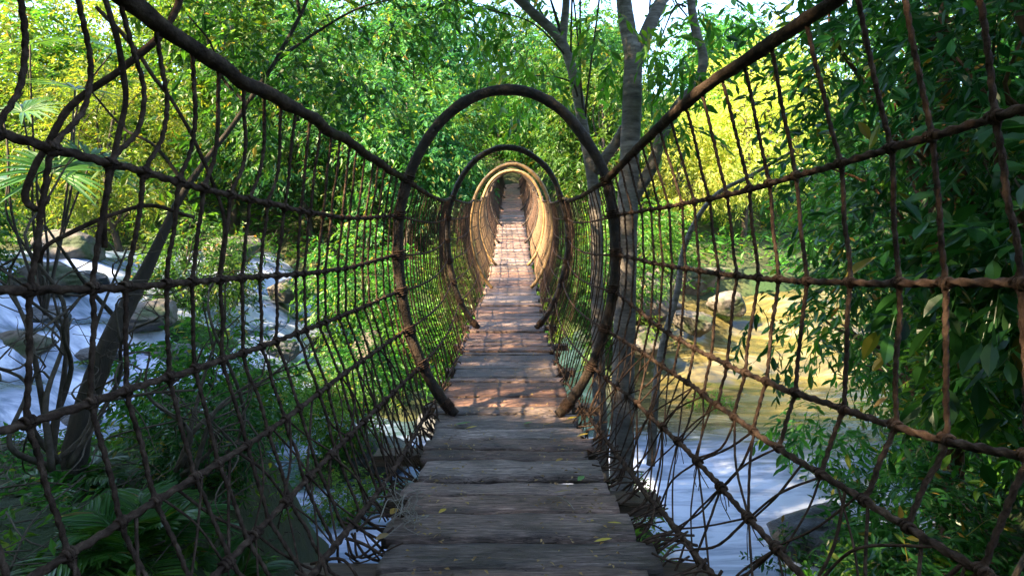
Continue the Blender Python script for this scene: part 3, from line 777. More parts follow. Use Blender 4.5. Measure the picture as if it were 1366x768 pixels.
# left mid-distance shrubs
SH = [make_tree('leafy_shrub', 3, (.1, 0, 1.7), (1.5, 1.5, 1.5), 60, .48, 15, .34, 8, .15, .055, M['leaf_mid'], M['darkbark'], 21, tr=.06, fine=False, hang=.35, limbs=16, stem=.003),
      make_tree('leafy_shrub', 3, (-.1, .1, 1.6), (1.6, 1.4, 1.4), 60, .46, 15, .32, 8, .14, .05, M['leaf_bright'], M['darkbark'], 22, tr=.06, hang=.35, limbs=16, stem=.003)]
G2 = 'shrubs along the stream'
sh = [
 (0, -5.6, 12.4, .75, 'mid green shrub between the white pool and the left net'),
 (1, -3.3, 10.6, .6, 'bright green shrub low in the water just left of the first hoop'),
 (0, -4.0, 14.9, .9, 'mid green shrub behind the left rim of the first hoop'),
 (0, -4.9, 18.4, 1.3, 'mid green shrub under the trees left of the hoop'),
 (0, -9.6, 17.2, 1.2, 'mid green shrub in front of the upper cascade'),
 (1, -2.7, 18.0, 1.2, 'bright green shrub seen through the left net of the second hoop'),
 (0, 3.0, 18.5, 1.2, 'mid green shrub seen through the right net of the second hoop'),
 (1, 4.6, 21.5, 1.4, 'bright green shrub behind the forked tree trunk'),
 (1, 5.4, 14.8, .5, 'bright green shrub standing in yellow lit water beyond the right net'),
 (0, -3.5, 6.4, .6, 'small mid green shrub below the left net beside the near bank'),
 (1, -2.7, 9.0, .5, 'small bright green shrub in the water left of the first hoop foot'),
 (0, -14.0, 13.0, 1.3, 'mid green shrub at the left edge behind the white water'),
 (1, -1.8, 22.6, 1.2, 'bright green shrub under the far deck on the left'),
 (0, 1.8, 22.8, 1.2, 'mid green shrub under the far deck on the right'),
 (1, -1.2, 42.3, 1.5, 'bright green shrub closing off the left of the bridge end'),
 (0, 1.1, 42.0, 1.5, 'mid green shrub closing off the right of the bridge end'),
 (0, .1, 43.5, 1.9, 'mid green shrub directly above the last planks'),
]
for k, (p, x, y, sc, lb) in enumerate(sh):
    place(SH[p], x, y, sc, k * 1.7, lb, 'shrub', G2, dz=-.15)

# right bank: tall dark leafy trees close to the net
RT = [make_tree('broadleaf_tree', 8, (.1, 0, 4.3), (1.7, 1.7, 4.3), 85, .52, 13, .42, 8, .165, .058, M['leaf_dark'], M['redbark'], 31, tr=.14, fine=True, hang=.35, limbs=22, stem=.004),
      make_tree('broadleaf_tree', 8, (-.2, .1, 4.1), (1.8, 1.6, 4.1), 85, .52, 13, .42, 8, .16, .055, M['leaf_mid'], M['redbark'], 32, tr=.12, fine=True, hang=.4, limbs=22, stem=.004),
      make_tree('broadleaf_tree', 7, (-.2, .1, 3.6), (1.8, 1.6, 3.4), 75, .5, 12, .42, 8, .18, .06, M['leaf_bright'], M['redbark'], 33, tr=.10, fine=True, hang=.4, limbs=22, stem=.004)]
G3 = 'broadleaf trees crowding the right bank'
rt = [
 (0, 4.35, 4.3, .95, 'dark broadleaf tree closest to the right edge of the photo'),
 (0, 5.0, 6.4, 1.0, 'dark glossy broadleaf tree behind the right net, second from the edge'),
 (1, 6.5, 8.8, 1.25, 'mid green broadleaf tree whose crown borders the bright yellow opening'),
 (1, 7.6, 6.2, 1.2, 'mid green broadleaf tree at the back of the right bank'),
 (2, 8.8, 12.2, .95, 'bright green broadleaf tree glowing beside the yellow opening'),
 (0, 8.6, 10.5, 1.25, 'dark broadleaf tree furthest back on the right bank'),
 (0, 6.2, 3.2, 1.2, 'dark broadleaf tree at the right edge behind the nearest one'),
]
for k, (p, x, y, sc, lb) in enumerate(rt):
    place(RT[p], x, y, sc, k * 2.3 + .4, lb, 'tree', G3)

sap = make_tree('large_leaved_sapling', 3, (.05, 0, 2.0), (.40, .40, .95), 14, .25, 8, .30, 5, .20, .085, M['leaf_dark'], M['twig'], 51, tr=.02, fine=True, hang=.5, limbs=14, stem=.004)
place(sap, 3.05, 3.45, 1.0, .3, 'slender sapling with large dark leaves at the right edge close behind the net', 'sapling', z=-2.1)

# near-left and near-right low shrubs
NS = [make_tree('low_shrub', 2, (0, 0, .75), (.75, .75, .7), 36, .26, 14, .26, 8, .105, .036, M['leaf_dark'], M['twig'], 41, tr=.025, fine=True, hang=.3, limbs=16, stem=.003),
      make_tree('low_shrub', 2, (.1, 0, .8), (.8, .7, .7), 36, .26, 14, .26, 8, .10, .034, M['leaf_bright'], M['twig'], 42, tr=.025, fine=True, hang=.3, limbs=16, stem=.003)]
G4 = 'low bushes near the bridge'
ns = [
 (0, 2.75, 3.7, .75, 'small dark bush at the bottom right just outside the rope net'),
 (1, 3.35, 4.15, .9, 'low bright bush at the bottom right behind the small dark one'),
 (0, 4.1, 5.2, 1.1, 'low dark bush halfway down the right bank'),
 (1, 5.0, 5.4, 1.3, 'low bright bush at the foot of the dark glossy broadleaf tree'),
 (0, 5.6, 4.6, 1.4, 'low dark bush at the right edge of the photo'),
 (0, 3.5, 4.5, 1.2, 'low dark bush under the broadleaf trees at lower right'),
 (0, 4.4, 3.4, 1.2, 'low dark bush in the bottom right corner'),
 (0, -2.5, 4.6, .55, 'low dark bush beside the fern palm'),
 (1, 3.3, 4.9, 1.1, 'low bright bush on the steep bank in front of the dark wet boulder'),
 (0, 4.0, 6.9, 1.0, 'low dark bush overhanging the stream in front of the broadleaf trees'),
 (1, 3.9, 5.6, 1.0, 'low bright bush between the dark ones at lower right'),
 (1, 1.75, 8.3, .5, 'low bright bush at the foot of the forked tree'),
]
for k, (p, x, y, sc, lb) in enumerate(ns):
    place(NS[p], x, y, sc, k * 1.3, lb, 'bush', G4, dz=-.05)

def px(x, y, d): return np.array([(x - 683) / 750 * d, d, (330 - y) / 750 * d])

# ------------------------------------------------------------------ forked grey tree right of the hoop
ft = tag(empty('forked_tree', (1.6, 7.5, -4.0)), 'tall grey barked tree with forked trunk standing right of the first hoop', 'tree')
FO = np.array([-1.6, -7.5, 4.0])
def ftpart(mb, name, mat, parent=ft, smooth=True):
    mb.V = [v + FO for v in mb.V]; return mb.build(name, mat, parent, smooth)
mb = MB()
def timb(mb, pts, r0, r1, sides=14, step=.06, rs=None):
    if rs is not None:
        Q = spline(np.concatenate([np.array(pts), np.array(rs)[:, None]], 1), step); P = Q[:, :3] + .02 * vnoise(Q[:, :3] * 2.2, 3)[:, None]
        tube(mb, P, Q[:, 3] * (1 + .1 * vnoise(P * 5, 3)), sides, rough=.02); return P
    P = spline(pts, step); P = P + .012 * vnoise(P * 2.5, 2)[:, None]
    rr = np.linspace(r0, r1, len(P)) * (1 + .07 * vnoise(P * 3 + 2, 3))
    tube(mb, P, rr, sides, rough=.012); return P
timb(mb, [px(829, 735, 7.5), px(830, 560, 7.5), px(834, 400, 7.5), px(838, 250, 7.5), px(843, 130, 7.5), px(846, 60, 7.5)], .165, .122, 18)
ftpart(mb, 'trunk', M['bark'])
mb = MB()
timb(mb, [px(845, 75, 7.5), px(836, 30, 7.5), px(830, -30, 7.4), px(838, -130, 7.2), px(820, -260, 7.0), px(800, -420, 6.6)], .112, .05)
ftpart(mb, 'limb', M['bark'])
mb = MB()
timb(mb, [px(848, 85, 7.5), px(862, 45, 7.5), px(885, -5, 7.6), px(930, -90, 7.8), px(985, -190, 8.2), px(1040, -300, 8.6)], .095, .04)
ftpart(mb, 'limb', M['bark'])
mb = MB()
P2 = timb(mb, [px(806, 720, 7.9), px(800, 540, 7.9), px(797, 400, 7.9), px(792, 250, 7.9), px(780, 180, 7.9), px(768, 115, 7.9), px(750, 58, 7.9), px(712, 18, 7.9), px(672, -20, 7.9), px(600, -90, 7.8), px(520, -170, 7.6)], .105, .055)
timb(mb, [px(750, 58, 7.9), px(753, 25, 7.9), px(757, -20, 7.9), px(770, -120, 7.9)], .06, .035, 10)
ftpart(mb, 'limb', M['bark'])
mb = MB()
timb(mb, [px(832, 170, 7.6), px(822, 190, 7.7), px(806, 212, 7.8), px(794, 228, 7.9)], .06, .09, 10)
ftpart(mb, 'limb', M['bark'])
mb = MB()
timb(mb, [px(846, 262, 7.5), px(868, 225, 7.4), px(884, 180, 7.4), px(905, 140, 7.4), px(932, 108, 7.4), px(938, 75, 7.4), px(928, 40, 7.4), px(922, 0, 7.4), px(930, -80, 7.3)], .085, .04, 10)
ftpart(mb, 'limb', M['bark'])
mb = MB()   # pale crooked stem rising from the water behind the net
timb(mb, [px(868, 620, 7.7), px(880, 480, 7.8), px(905, 380, 7.9), px(910, 340, 8), px(925, 300, 8), px(955, 260, 8), px(1000, 235, 8), px(1060, 200, 8)], .06, .02, 8)
ftpart(mb, 'limb', M['bark'])
# crown
mb = MB(); rg = np.random.default_rng(77)
hang_px = [(668, 40), (690, 70), (700, 105), (800, 30), (700, -10), (640, 12), (600, 0), (815, 70), (880, 60), (900, 95), (925, 70), (950, 40), (905, 20), (960, 5), (870, 130), (915, 165), (1000, 20), (690, 135)]
C = np.array([px(a + random.uniform(-6, 6), b, random.uniform(7.0, 8.6)) for a, b in hang_px])
clump_sprays(mb, C, .30, 9, (1.6, 7.5, 5), .40, 9, .17, .06, True, hang=.5, stem=.004, rg=rg)
C2 = crown_clumps(90, (.9, 7.0, 6.4), (3.6, 3.0, 2.0), rg, .2)
C2 = C2[(C2[:, 2] > 4.2) & (C2[:, 0] < 2.2)]
clump_sprays(mb, C2, .5, 14, (1.2, 7.2, 5), .45, 9, .19, .065, False, hang=.45, rg=rg)
ftpart(mb, 'crown', M['leaf_bright'], smooth=False)
mb = MB()
for c in list(C[::2]) + list(C2[::5]):
    st = P2[int(rg.integers(len(P2) // 2, len(P2)))] if c[0] < 1.0 else px(850 + rg.uniform(0, 80), 20 - rg.uniform(0, 100), 7.6)
    limb(mb, st, c, .016, .005, 5)
ftpart(mb, 'twigs', M['darkbark'])

# ------------------------------------------------------------------ leaning tree on the left
lt = tag(empty('leaning_tree', tuple(px(92, 690, 4.4))), 'dark leaning tree behind the left net whose leafy crown hangs over the top left', 'tree')
LO = -px(92, 690, 4.4)
mb = MB()
PL = timb(mb, [px(88, 730, 4.4), px(98, 620, 4.4), px(118, 530, 4.5), px(150, 450, 4.6), px(180, 390, 4.8), px(250, 250, 5.2), px(330, 140, 5.8), px(400, 20, 6.3), px(440, -120, 6.6)], 0, 0, 12, rs=[.10, .095, .085, .075, .062, .028, .024, .02, .012])
for a, b in (((330, 140, 5.8), (250, 20, 5.6)), ((370, 80, 6.1), (520, 0, 6.6)), ((250, 250, 5.2), (120, 120, 5.0)), ((400, 20, 6.3), (330, -120, 6.2)), ((160, 430, 4.7), (60, 300, 4.5))):
    limb(mb, px(*a), px(*b), .02, .008, 7, up=.05)
mb.V = [v + LO for v in mb.V]; mb.build('trunk', M['darkbark'], lt)
mb = MB(); rg = np.random.default_rng(6)
Cs = [(320, 30), (360, 10), (400, 40), (440, 20), (470, 60), (500, 15), (530, 40), (560, 10), (420, 80), (380, 70), (450, 100), (300, 70), (345, 110), (400, 115), (280, 20), (240, 10), (590, -10), (520, 85), (480, 130), (330, 60), (500, -30), (400, -40), (300, -40), (430, -90), (350, -120), (520, -110), (250, 150), (300, 190), (215, 210), (360, 160)]
C = np.array([px(a, b, random.uniform(5.6, 7.6)) for a, b in Cs])
clump_sprays(mb, C, .36, 13, (-2.2, 6.4, 2.5), .34, 9, .115, .040, True, hang=.4, stem=.003, rg=rg)
shade_clumps = np.stack([rg.uniform(-9.5, 1.4, 1300), rg.uniform(-2.5, 7.6, 1300), rg.uniform(3.2, 10.5, 1300)], -1)  # unseen overhead canopy, added to the crown to shade the near bridge
shade_clumps = shade_clumps[(shade_clumps[:, 2] > .44 * shade_clumps[:, 1] + 1.3)][:560]
clump_sprays(mb, shade_clumps, .75, 13, (-2.2, 3, 4.5), .5, 8, .22, .085, False, hang=.4, rg=rg)
mb.V = [v + LO for v in mb.V]; mb.build('crown', M['leaf_mid'], lt, smooth=False)

# ------------------------------------------------------------------ bare tangled bushes on the left
def bare_bush(base, tips, seed, r0=.02, subs=5):
    rg = np.random.default_rng(seed); mb = MB()
    for t in tips:
        P = limb(mb, base + rg.normal(0, .06, 3), t, r0, r0 * .3, 6, wob=.22, up=.05)
        for _ in range(subs):
            k = int(rg.integers(len(P) // 4, len(P)))
            d = unit((P[-1] - P[0]) * .6 + rg.normal(0, .9, 3)) * rg.uniform(.25, .8)
            Q = limb(mb, P[k], P[k] + d, r0 * .4, r0 * .12, 5, wob=.25, up=0)
            for _ in range(2):
                j = int(rg.integers(1, len(Q))); limb(mb, Q[j], Q[j] + unit(d + rg.normal(0, .4, 3)) * rg.uniform(.12, .35), r0 * .18, r0 * .08, 4, up=0)
    return mb
for base, tips, sd, lb in (
    ((70, 620, 3.6), [(-20, 360, 3.4), (30, 330, 3.6), (120, 380, 3.5), (170, 330, 3.9), (220, 420, 3.7), (60, 270, 3.8), (260, 520, 3.6), (-40, 480, 3.2)], 3, 'bare tangled bush of thin dark branches at the left edge over white water'),
    ((250, 640, 4.0), [(200, 470, 4.0), (300, 430, 4.2), (350, 500, 4.2), (400, 470, 4.6), (330, 560, 4.0), (280, 380, 4.3)], 4, 'bare twiggy bush in front of the lower left water')):
    b = px(*base); o = bare_bush(np.zeros(3), [px(*t) - b for t in tips], sd).build('bare_bush', M['twig'], None, loc=tuple(b))
    tag(o, lb, 'bush', 'bare bushes behind the left net')

# vines hanging outside the left net
for pts, r, lb in (
    ([(248, -40, 1.95), (240, 0, 1.95), (215, 45, 1.92), (165, 90, 1.9), (90, 145, 1.88), (65, 190, 1.86), (45, 225, 1.85), (36, 270, 1.85), (52, 280, 1.86), (62, 262, 1.87)], .011, 'crooked brown vine crossing from the left handrail down towards the left edge'),
    ([(120, -50, 1.75), (140, 0, 1.75), (160, 80, 1.78), (165, 150, 1.8), (150, 220, 1.8), (138, 270, 1.8), (140, 330, 1.82)], .009, 'upright brown vine hanging in front of the fan palm'),
    ([(130, 10, 2.3), (190, 80, 2.3), (240, 150, 2.35), (275, 220, 2.4), (300, 300, 2.5), (290, 380, 2.5)], .008, 'thin vine slanting down to the right behind the left uprights'),
    ([(52, 350, 1.75), (60, 330, 1.75), (95, 310, 1.78), (140, 290, 1.85), (200, 275, 1.95), (260, 290, 2.0)], .007, 'thin vine curling low under the second left rope')):
    P = spline([px(*p) for p in pts], .02); b = P[0].copy()
    mb = MB(); tube(mb, P - b + .008 * vnoise(P * 6, 2)[:, None], r * (1 + .15 * vnoise(P * 11, 2)), 8)
    tag(mb.build('hanging_vine', M['rope'], None, loc=tuple(b)), lb, 'vine', 'vines hanging at the left net')

# ------------------------------------------------------------------ palms
def fan_palm(label, base, spots, rad, group):
    root = tag(empty('fan_palm', tuple(base)), label, 'palm', group)
    tb = MB(); rg = np.random.default_rng(int(abs(base[0]) * 100))
    for s in spots:
        s = np.asarray(s) - base
        fb = MB()
        limb(tb, np.zeros(3), s, .03, .015, 6, wob=.05, up=.1)
        ax = unit(s * np.array([1, 1, .3]) + np.array([0, -.6, 0.2])); up = np.array([0, 0, 1.0]); sd = unit(np.cross(ax, up)); u2 = np.cross(sd, ax)
        n = 26; th = np.linspace(-2.3, 2.3, n)
        D = unit(np.cos(th)[:, None] * u2 + np.sin(th)[:, None] * sd + .25 * ax + rg.normal(0, .04, (n, 3)))
        leaves(fb, np.repeat(s[None], n, 0), D, np.repeat(ax[None], n, 0), rad * rg.uniform(.8, 1.1, n), rad * .085, True, droop=.3)
        fb.build('frond', M['palm'], root, smooth=False)
    tb.build('stalks', M['darkbark'], root)
b = px(60, 420, 11.0)
fan_palm('yellow green fan palm in the upper left behind the bowed ropes', b, [px(40, 60, 11), px(100, 120, 11.3), px(30, 150, 10.6), px(120, 220, 11), px(70, 230, 10.4), px(10, 240, 10.8), px(150, 70, 11.6), px(-30, 100, 11)], .95, 'palms on the left bank')

def fern_palm(label, base, n, L, seed):
    root = tag(empty('fern_palm', tuple(base)), label, 'palm', 'fern palms on the near bank')
    rg = np.random.default_rng(seed)
    for k in range(n):
        a = 2 * math.pi * k / n + rg.uniform(-.3, .3); el = rg.uniform(.5, 1.25)
        d = np.array([math.cos(a) * math.cos(el), math.sin(a) * math.cos(el), math.sin(el)])
        Lk = L * rg.uniform(.7, 1.1)
        t = np.linspace(0, 1, 16)[:, None]
        P = d * t * Lk + np.array([0, 0, -1]) * t ** 2 * Lk * .45
        fb = MB(); tube(fb, P, np.linspace(.008, .003, 16), 4)
        tt = np.linspace(.15, 1, 26)[:, None]; Q = d * tt * Lk + np.array([0, 0, -1]) * tt ** 2 * Lk * .45
        T = unit(d - 2 * tt * .45 * np.array([0, 0, 1])); S = unit(np.cross(T, np.array([0, 0, 1.0])))
        for sg in (1, -1):
            D = unit(T * .6 + sg * S * .85 + np.array([0, 0, .12]) + rg.normal(0, .05, T.shape))
            leaves(fb, Q, D, np.cross(S, T) + 0 * D, (.34 * Lk * np.sin(np.pi * (.12 + .8 * tt[:, 0])) + .05), .022, True, droop=.2)
        fb.build('frond', M['palm'], root, smooth=False)
for p, n, L, sd, lb in (((175, 690, 3.4), 14, .72, 1, 'green fern palm growing low behind the left net'),
                        ((95, 560, 4.3), 9, .5, 2, 'smaller fern palm beside the leaning trunk'),
                        ((300, 720, 3.8), 10, .6, 3, 'dark fern palm under the lower left lacing')):
    b = px(*p); b[2] = float(ground_z(b[0:1], b[1:2])[0]) - .02
    fern_palm(lb, b, n, L, sd)

# ------------------------------------------------------------------ boulders
def ico(sub=4):
    import bmesh
    bm = bmesh.new(); bmesh.ops.create_icosphere(bm, subdivisions=sub, radius=1)
    V = np.array([v.co[:] for v in bm.verts]); F = np.array([[v.index for v in f.verts] for f in bm.faces]); bm.free()
    return V, F
IV, IF = ico(5)
def boulder(c, r, mat, label, seed, group='boulders in the stream'):
    V = IV.copy(); n = vnoise(IV * 1.1 + seed * 7.7, 4)
    V = V * (1 + .34 * n)[:, None]
    # flatten facets
    for k in range(9):
        rg = np.random.default_rng(seed * 10 + k); a = unit(rg.standard_normal(3)); lim = rg.uniform(.58, .85)
        dd = V @ a; V = V - np.clip(dd - lim, 0, None)[:, None] * a * .85
    V = V * (1 + .05 * vnoise(V * 5 + seed, 4) - .06 * np.exp(-(vnoise(V * 2 + seed * 3, 2) / .05) ** 2))[:, None] * np.asarray(r)
    mb = MB(); mb.add(V, tris=IF)
    tag(mb.build('boulder', mat, None, loc=tuple(c)), label, 'boulder', group)
BL = [((-10.6, 11.9, -2.2), (.9, .8, .45), 'rock', 'broad flat brown boulder at the left edge above the white water'),
      ((-11.9, 14.5, -.95), (1.2, 1.0, .6), 'rock', 'large pale boulder at the left edge below the fan palm'),
      ((-9.3, 14.6, -1.75), (.8, .7, .45), 'rock', 'rounded boulder beside the upper left cascade'),
      ((-13.8, 17.4, -.1), (1.0, .9, .6), 'rock', 'grey boulder highest up beside the left cascade'),
      ((-4.2, 5.4, -2.75), (.75, .6, .5), 'rock', 'brown boulder on the near bank left of the leaning trunk'),
      ((-7.9, 19.9, -1.6), (.9, .7, .5), 'rock', 'pale boulder under the waterfall seen through the left net'),
      ((-5.7, 19.2, -2.0), (.8, .7, .5), 'rock', 'sunlit tan boulder left of the first hoop above the water'),
      ((-4.3, 17.4, -3.1), (.9, .8, .6), 'rock', 'grey boulder below the tan one by the first hoop'),
      ((-10.2, 20.4, -.2), (1.2, 1.0, .8), 'rock', 'boulder behind the top of the far left waterfall'),
      ((4.7, 20.4, -1.9), (1.5, 1.0, 1.0), 'rock', 'large warm lit boulder right of the forked trunk'),
      ((6.6, 22.6, -1.35), (1.5, 1.1, .8), 'rock', 'warm lit boulder behind the right net at the yellow bank'),
      ((8.6, 24.0, -1.3), (1.3, 1.1, .7), 'rock', 'low pale boulder on the sunny bank further right'),
      ((3.9, 17.4, -2.9), (.8, .7, .5), 'rock', 'small boulder in the stream under the large warm one'),
      ((5.9, 18.6, -2.5), (.7, .6, .45), 'rock', 'tan boulder in the little cascade beyond the right net'),
      ((7.8, 20.2, -2.1), (.8, .7, .5), 'rock', 'pale boulder at the lip of the small right cascade'),
      ((4.4, 7.9, -4.05), (.75, .6, .55), 'wetrock', 'dark wet boulder in the water below the right net'),
      ((-2.6, 10.8, -4.1), (.8, .7, .6), 'wetrock', 'dark mossy rock below the left foot of the first hoop'),
      ((-1.5, 13.0, -4.1), (.7, .7, .5), 'wetrock', 'dark rock in the stream under the second hoop')]
for k, (c, r, m, lb) in enumerate(BL): boulder(c, r, M[m], lb, k + 1)
for k, (x, y, r, lb) in enumerate([
    (-8.2, 10.6, .34, 'small dark stone in the white water nearest the leaning trunk'), (-9.4, 12.6, .42, 'dark stone splitting the left white water behind the bare bush'),
    (-7.2, 12.2, .38, 'dark stone at the right rim of the left white water'), (-10.9, 13.2, .40, 'dark stone at the left edge of the photo in the rapids'),
    (-8.4, 13.8, .45, 'dark stone in the rapids just below the rounded boulder'), (-6.6, 14.0, .40, 'dark stone between the left rapids and the net shrub'),
    (-7.0, 16.8, .50, 'dark stone in the stream below the far left waterfall'), (-5.2, 14.6, .35, 'small dark stone in the blue pool left of the first hoop'),
    (-11.8, 15.8, .45, 'dark stone under the large pale boulder at left')]):
    boulder((x, y, float(water_z(np.array(x), np.array(y))) + .08), (r * 1.3, r, r * .8), M['wetrock'], lb, 40 + k, 'small stones in the left rapids')

# ------------------------------------------------------------------ undergrowth: uncountable ground cover
mb = MB(); rg = np.random.default_rng(99)
n = 13000
gx_ = rg.uniform(-34, 34, n); gy_ = rg.uniform(19.5, 60, n)
keep = (gy_ > far_edge(gx_) - .2) & ~((np.abs(gx_) < 1.0) & (gy_ > 34) & (gy_ < 41))
gx_, gy_ = gx_[keep], gy_[keep]; gz_ = ground_z(gx_, gy_)
O = np.stack([gx_, gy_, gz_ + rg.uniform(-.05, .5, len(gx_))], -1)
sprays(mb, O, unit(rg.standard_normal((len(O), 3)) * .7 + np.array([0, -.3, .7])), rg.uniform(.5, 1.0, len(O)), 8, .34, .11, rg=rg)
n = 8000
gx_ = rg.uniform(-9, 9, n); gy_ = rg.uniform(.5, 9.0, n)
keep = (gy_ < near_edge(gx_) + np.where(gx_ > 0, 3.0, 1.2)) & (np.abs(gx_) > 1.25); gx_, gy_ = gx_[keep], gy_[keep]; gz_ = ground_z(gx_, gy_)
O = np.stack([gx_, gy_, gz_], -1)
sprays(mb, O, unit(rg.standard_normal((len(O), 3)) * .5 + np.array([0, 0, .7])), rg.uniform(.12, .3, len(O)), 7, .10, .03, rg=rg)
for ix, iy, ih, ir in ISL:
    q = rg.normal(0, ir * .55, (140, 2)); xx = ix + q[:, 0]; yy = iy + q[:, 1]; zz = ground_z(xx, yy)
    k = zz > water_z(xx, yy) + .02
    O = np.stack([xx, yy, zz], -1)[k]
    if len(O): sprays(mb, O, unit(rg.standard_normal((len(O), 3)) * .5 + np.array([0, 0, .8])), rg.uniform(.2, .45, len(O)), 8, .14, .045, rg=rg)
tag(mb.build('undergrowth', M['leaf_mid'], None, smooth=False), 'leafy ground cover over the banks and hillside', 'undergrowth', kind='stuff')

# dead roots and dry litter over the near left bank
mb = MB()
for k in range(420):
    x = rg.uniform(-5.5, -1.2); y = rg.uniform(1.2, 5.6); z = float(ground_z(np.array([x]), np.array([y]))[0])
    a = rg.uniform(0, 6.28); L = rg.uniform(.2, .8)
    d = np.array([math.cos(a), math.sin(a), rg.uniform(-.1, .5)]) * L
    p = np.array([x, y, z + .02])
    tube(mb, spline([p, p + d * .5 + rg.normal(0, .05, 3), p + d], .08), rg.uniform(.002, .006), 4)
tag(mb.build('dead_twigs', M['twig'], None), 'dead twigs and roots littering the dark near left bank', 'litter', kind='stuff')

# ------------------------------------------------------------------ fallen leaves on the deck
def top_z(d): return float(deck_z(d)) + .022
def deck_at(x, y):
    d = 2.0
    for _ in range(30): d = -(top_z(d)) * 750 / (y - 330)
    return np.array([(x - 683) / 750 * d, d, top_z(d)])
def deck_leaf(p, L, W, mat, label, rot, curl=.25):
    mb = MB()
    a = rot; D = np.array([[math.cos(a), math.sin(a), .05]]); leaves(mb, np.zeros((1, 3)), unit(D), np.array([[0.1, .1, 1.0]]), L, W, True, droop=-curl * .3)
    tag(mb.build('fallen_leaf', mat, None, smooth=True, loc=tuple(p)), label, 'leaf', 'fallen leaves on the planks')
FL = [(606, 566, .13, .04, 'dead_green', 'long green fallen leaf by the left foot of the nearest hoop', .1),
      (621, 571, .09, .03, 'dead_yellow', 'pale yellow fallen leaf touching the long green leaf', .2),
      (698, 565, .07, .03, 'dead_green', 'small green fallen leaf lying midway between the feet of the nearest hoop', .2),
      (724, 566, .06, .025, 'dead_yellow', 'small yellow fallen leaf right of the midway green leaf', .0),
      (756, 559, .09, .045, 'dead_yellow', 'broad yellow fallen leaf by the right foot of the nearest hoop', .3),
      (770, 582, .09, .04, 'dead_yellow', 'yellow fallen leaf at the right plank end just in front of the right hoop foot', .4),
      (741, 615, .06, .035, 'dead_yellow', 'lone yellow fallen leaf on the third plank in front of the hoop', .5),
      (771, 641, .065, .04, 'dead_green', 'small round green fallen leaf near the right edge of the deck', .9),
      (810, 696, .07, .022, 'dead_yellow', 'thin yellow fallen leaf near the right rope edge on a close plank', -.4),
      (792, 722, .085, .03, 'dead_yellow', 'yellow brown fallen leaf lowest on the right of the deck', .1),
      (585, 684, .05, .03, 'dead_yellow', 'small yellow fallen leaf beside the dry roots on the left', .8),
      (521, 686, .06, .045, 'dead_yellow', 'curled yellow fallen leaf against the left rope edge', 1.2),
      (500, 720, .07, .05, 'dead_brown', 'orange brown fallen leaf in the lower left rope tangle', .6),
      (737, 657, .10, .022, 'dead_brown', 'long brown fallen leaf in the middle of a wide plank', .1)]
for x, y, L, W, m, lb, rot in FL: deck_leaf(deck_at(x, y), L, W, M[m], lb, rot)
mb = MB(); rg = np.random.default_rng(15)
n = 800
dd = 1.6 + 5.5 * rg.uniform(0, 1, n) ** 1.6; xx = rg.uniform(-.5, .5, n); xx = np.sign(xx) * np.abs(xx) ** .6 * .72
P = np.stack([xx + mid_x(dd), dd, deck_z(dd) + .016], -1)
a = rg.uniform(0, 6.28, n); D = unit(np.stack([np.cos(a), np.sin(a), rg.uniform(-.05, .25, n)], -1))
leaves(mb, P, D, unit(np.array([0, 0, 1.0]) + rg.normal(0, .3, (n, 3))), rg.uniform(.010, .040, n), rg.uniform(.007, .018, n))
tag(mb.build('leaf_litter', M['dead_brown'], None, smooth=False), 'tiny scraps of dry leaf scattered over the planks', 'litter', kind='stuff')
mb = MB()
b = deck_at(560, 690)
for k in range(26):
    e = np.array([rg.uniform(-.18, .12), rg.uniform(-.25, .35), rg.uniform(.0, .10)])
    s0 = rg.normal(0, .05, 3) * np.array([1, 1, .2]) + np.array([0, 0, .01])
    m = (s0 + e) / 2 + np.array([rg.normal(0, .04), rg.normal(0, .04), rg.uniform(.0, .05)])
    tube(mb, spline([s0, m, e], .02), rg.uniform(.0012, .003), 4)
tag(mb.build('dry_roots', M['drygrass'], None, loc=tuple(b + np.array([-.06, 0, 0]))), 'tuft of pale dry roots lying on the left plank ends', 'roots')
mb = MB(); P = np.array([deck_at(744, 664), deck_at(752, 668), deck_at(760, 674), deck_at(766, 682)]); P[:, 2] += .01; b = P[0].copy()
tube(mb, spline(P - b, .01), .003, 5)
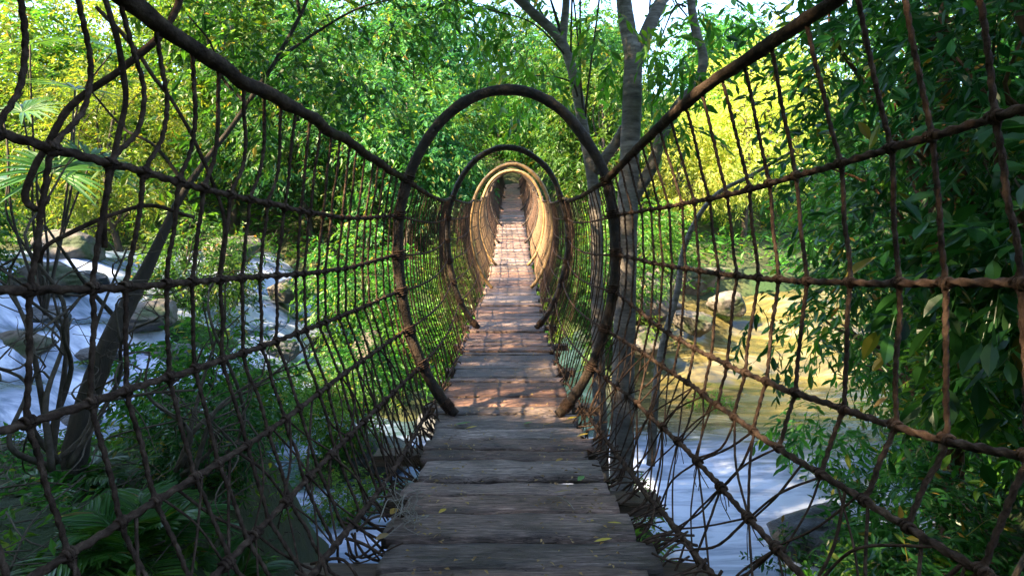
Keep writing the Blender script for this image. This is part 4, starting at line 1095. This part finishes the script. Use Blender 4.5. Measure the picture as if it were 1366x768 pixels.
tag(mb.build('dry_stalk', M['drygrass'], None, loc=tuple(b)), 'pale curved dry stalk on the wide plank right of centre', 'stalk')

# ------------------------------------------------------------------ light, sky, camera
SUN_AZ, SUN_EL = R(-122), R(38)      # azimuth measured from the view direction (+Y) towards +X
w = bpy.data.worlds.new('World'); scene.world = w; w.use_nodes = True
nt = w.node_tree; nt.nodes.clear()
sky = nt.nodes.new('ShaderNodeTexSky'); sky.sky_type = 'NISHITA'; sky.sun_disc = False
sky.sun_elevation = SUN_EL; sky.sun_rotation = SUN_AZ
bg = nt.nodes.new('ShaderNodeBackground'); bg.inputs[1].default_value = 0.15
wo = nt.nodes.new('ShaderNodeOutputWorld')
nt.links.new(sky.outputs[0], bg.inputs[0]); nt.links.new(bg.outputs[0], wo.inputs[0])
sd = bpy.data.lights.new('sun', 'SUN'); sd.energy = 5.0; sd.angle = R(0.9); sd.color = (1.0, .80, .50)
so = bpy.data.objects.new('sun', sd); col.objects.link(so)
sv = Vector((math.sin(SUN_AZ) * math.cos(SUN_EL), math.cos(SUN_AZ) * math.cos(SUN_EL), math.sin(SUN_EL)))
so.rotation_euler = (-sv).to_track_quat('-Z', 'Y').to_euler(); so.location = sv * 60

cam = bpy.data.cameras.new('camera'); co = bpy.data.objects.new('camera', cam); col.objects.link(co)
co.location = (0, 0, 0); co.rotation_euler = (R(90), 0, 0)
cam.sensor_width = 36; cam.lens = 750 / 1366 * 36; cam.shift_y = -54 / 1366
cam.clip_start = .05; cam.clip_end = 2000
scene.camera = co

scene.view_settings.view_transform = 'Standard'; scene.view_settings.look = 'None'
scene.view_settings.exposure = 2.9; scene.view_settings.gamma = 1
scene.render.engine = 'CYCLES'
c = scene.cycles
c.max_bounces = 6; c.diffuse_bounces = 4; c.glossy_bounces = 2; c.transmission_bounces = 4; c.transparent_max_bounces = 4
c.caustics_reflective = False; c.caustics_refractive = False
c.use_denoising = True; c.denoiser = 'OPENIMAGEDENOISE'
c.sample_clamp_indirect = 6
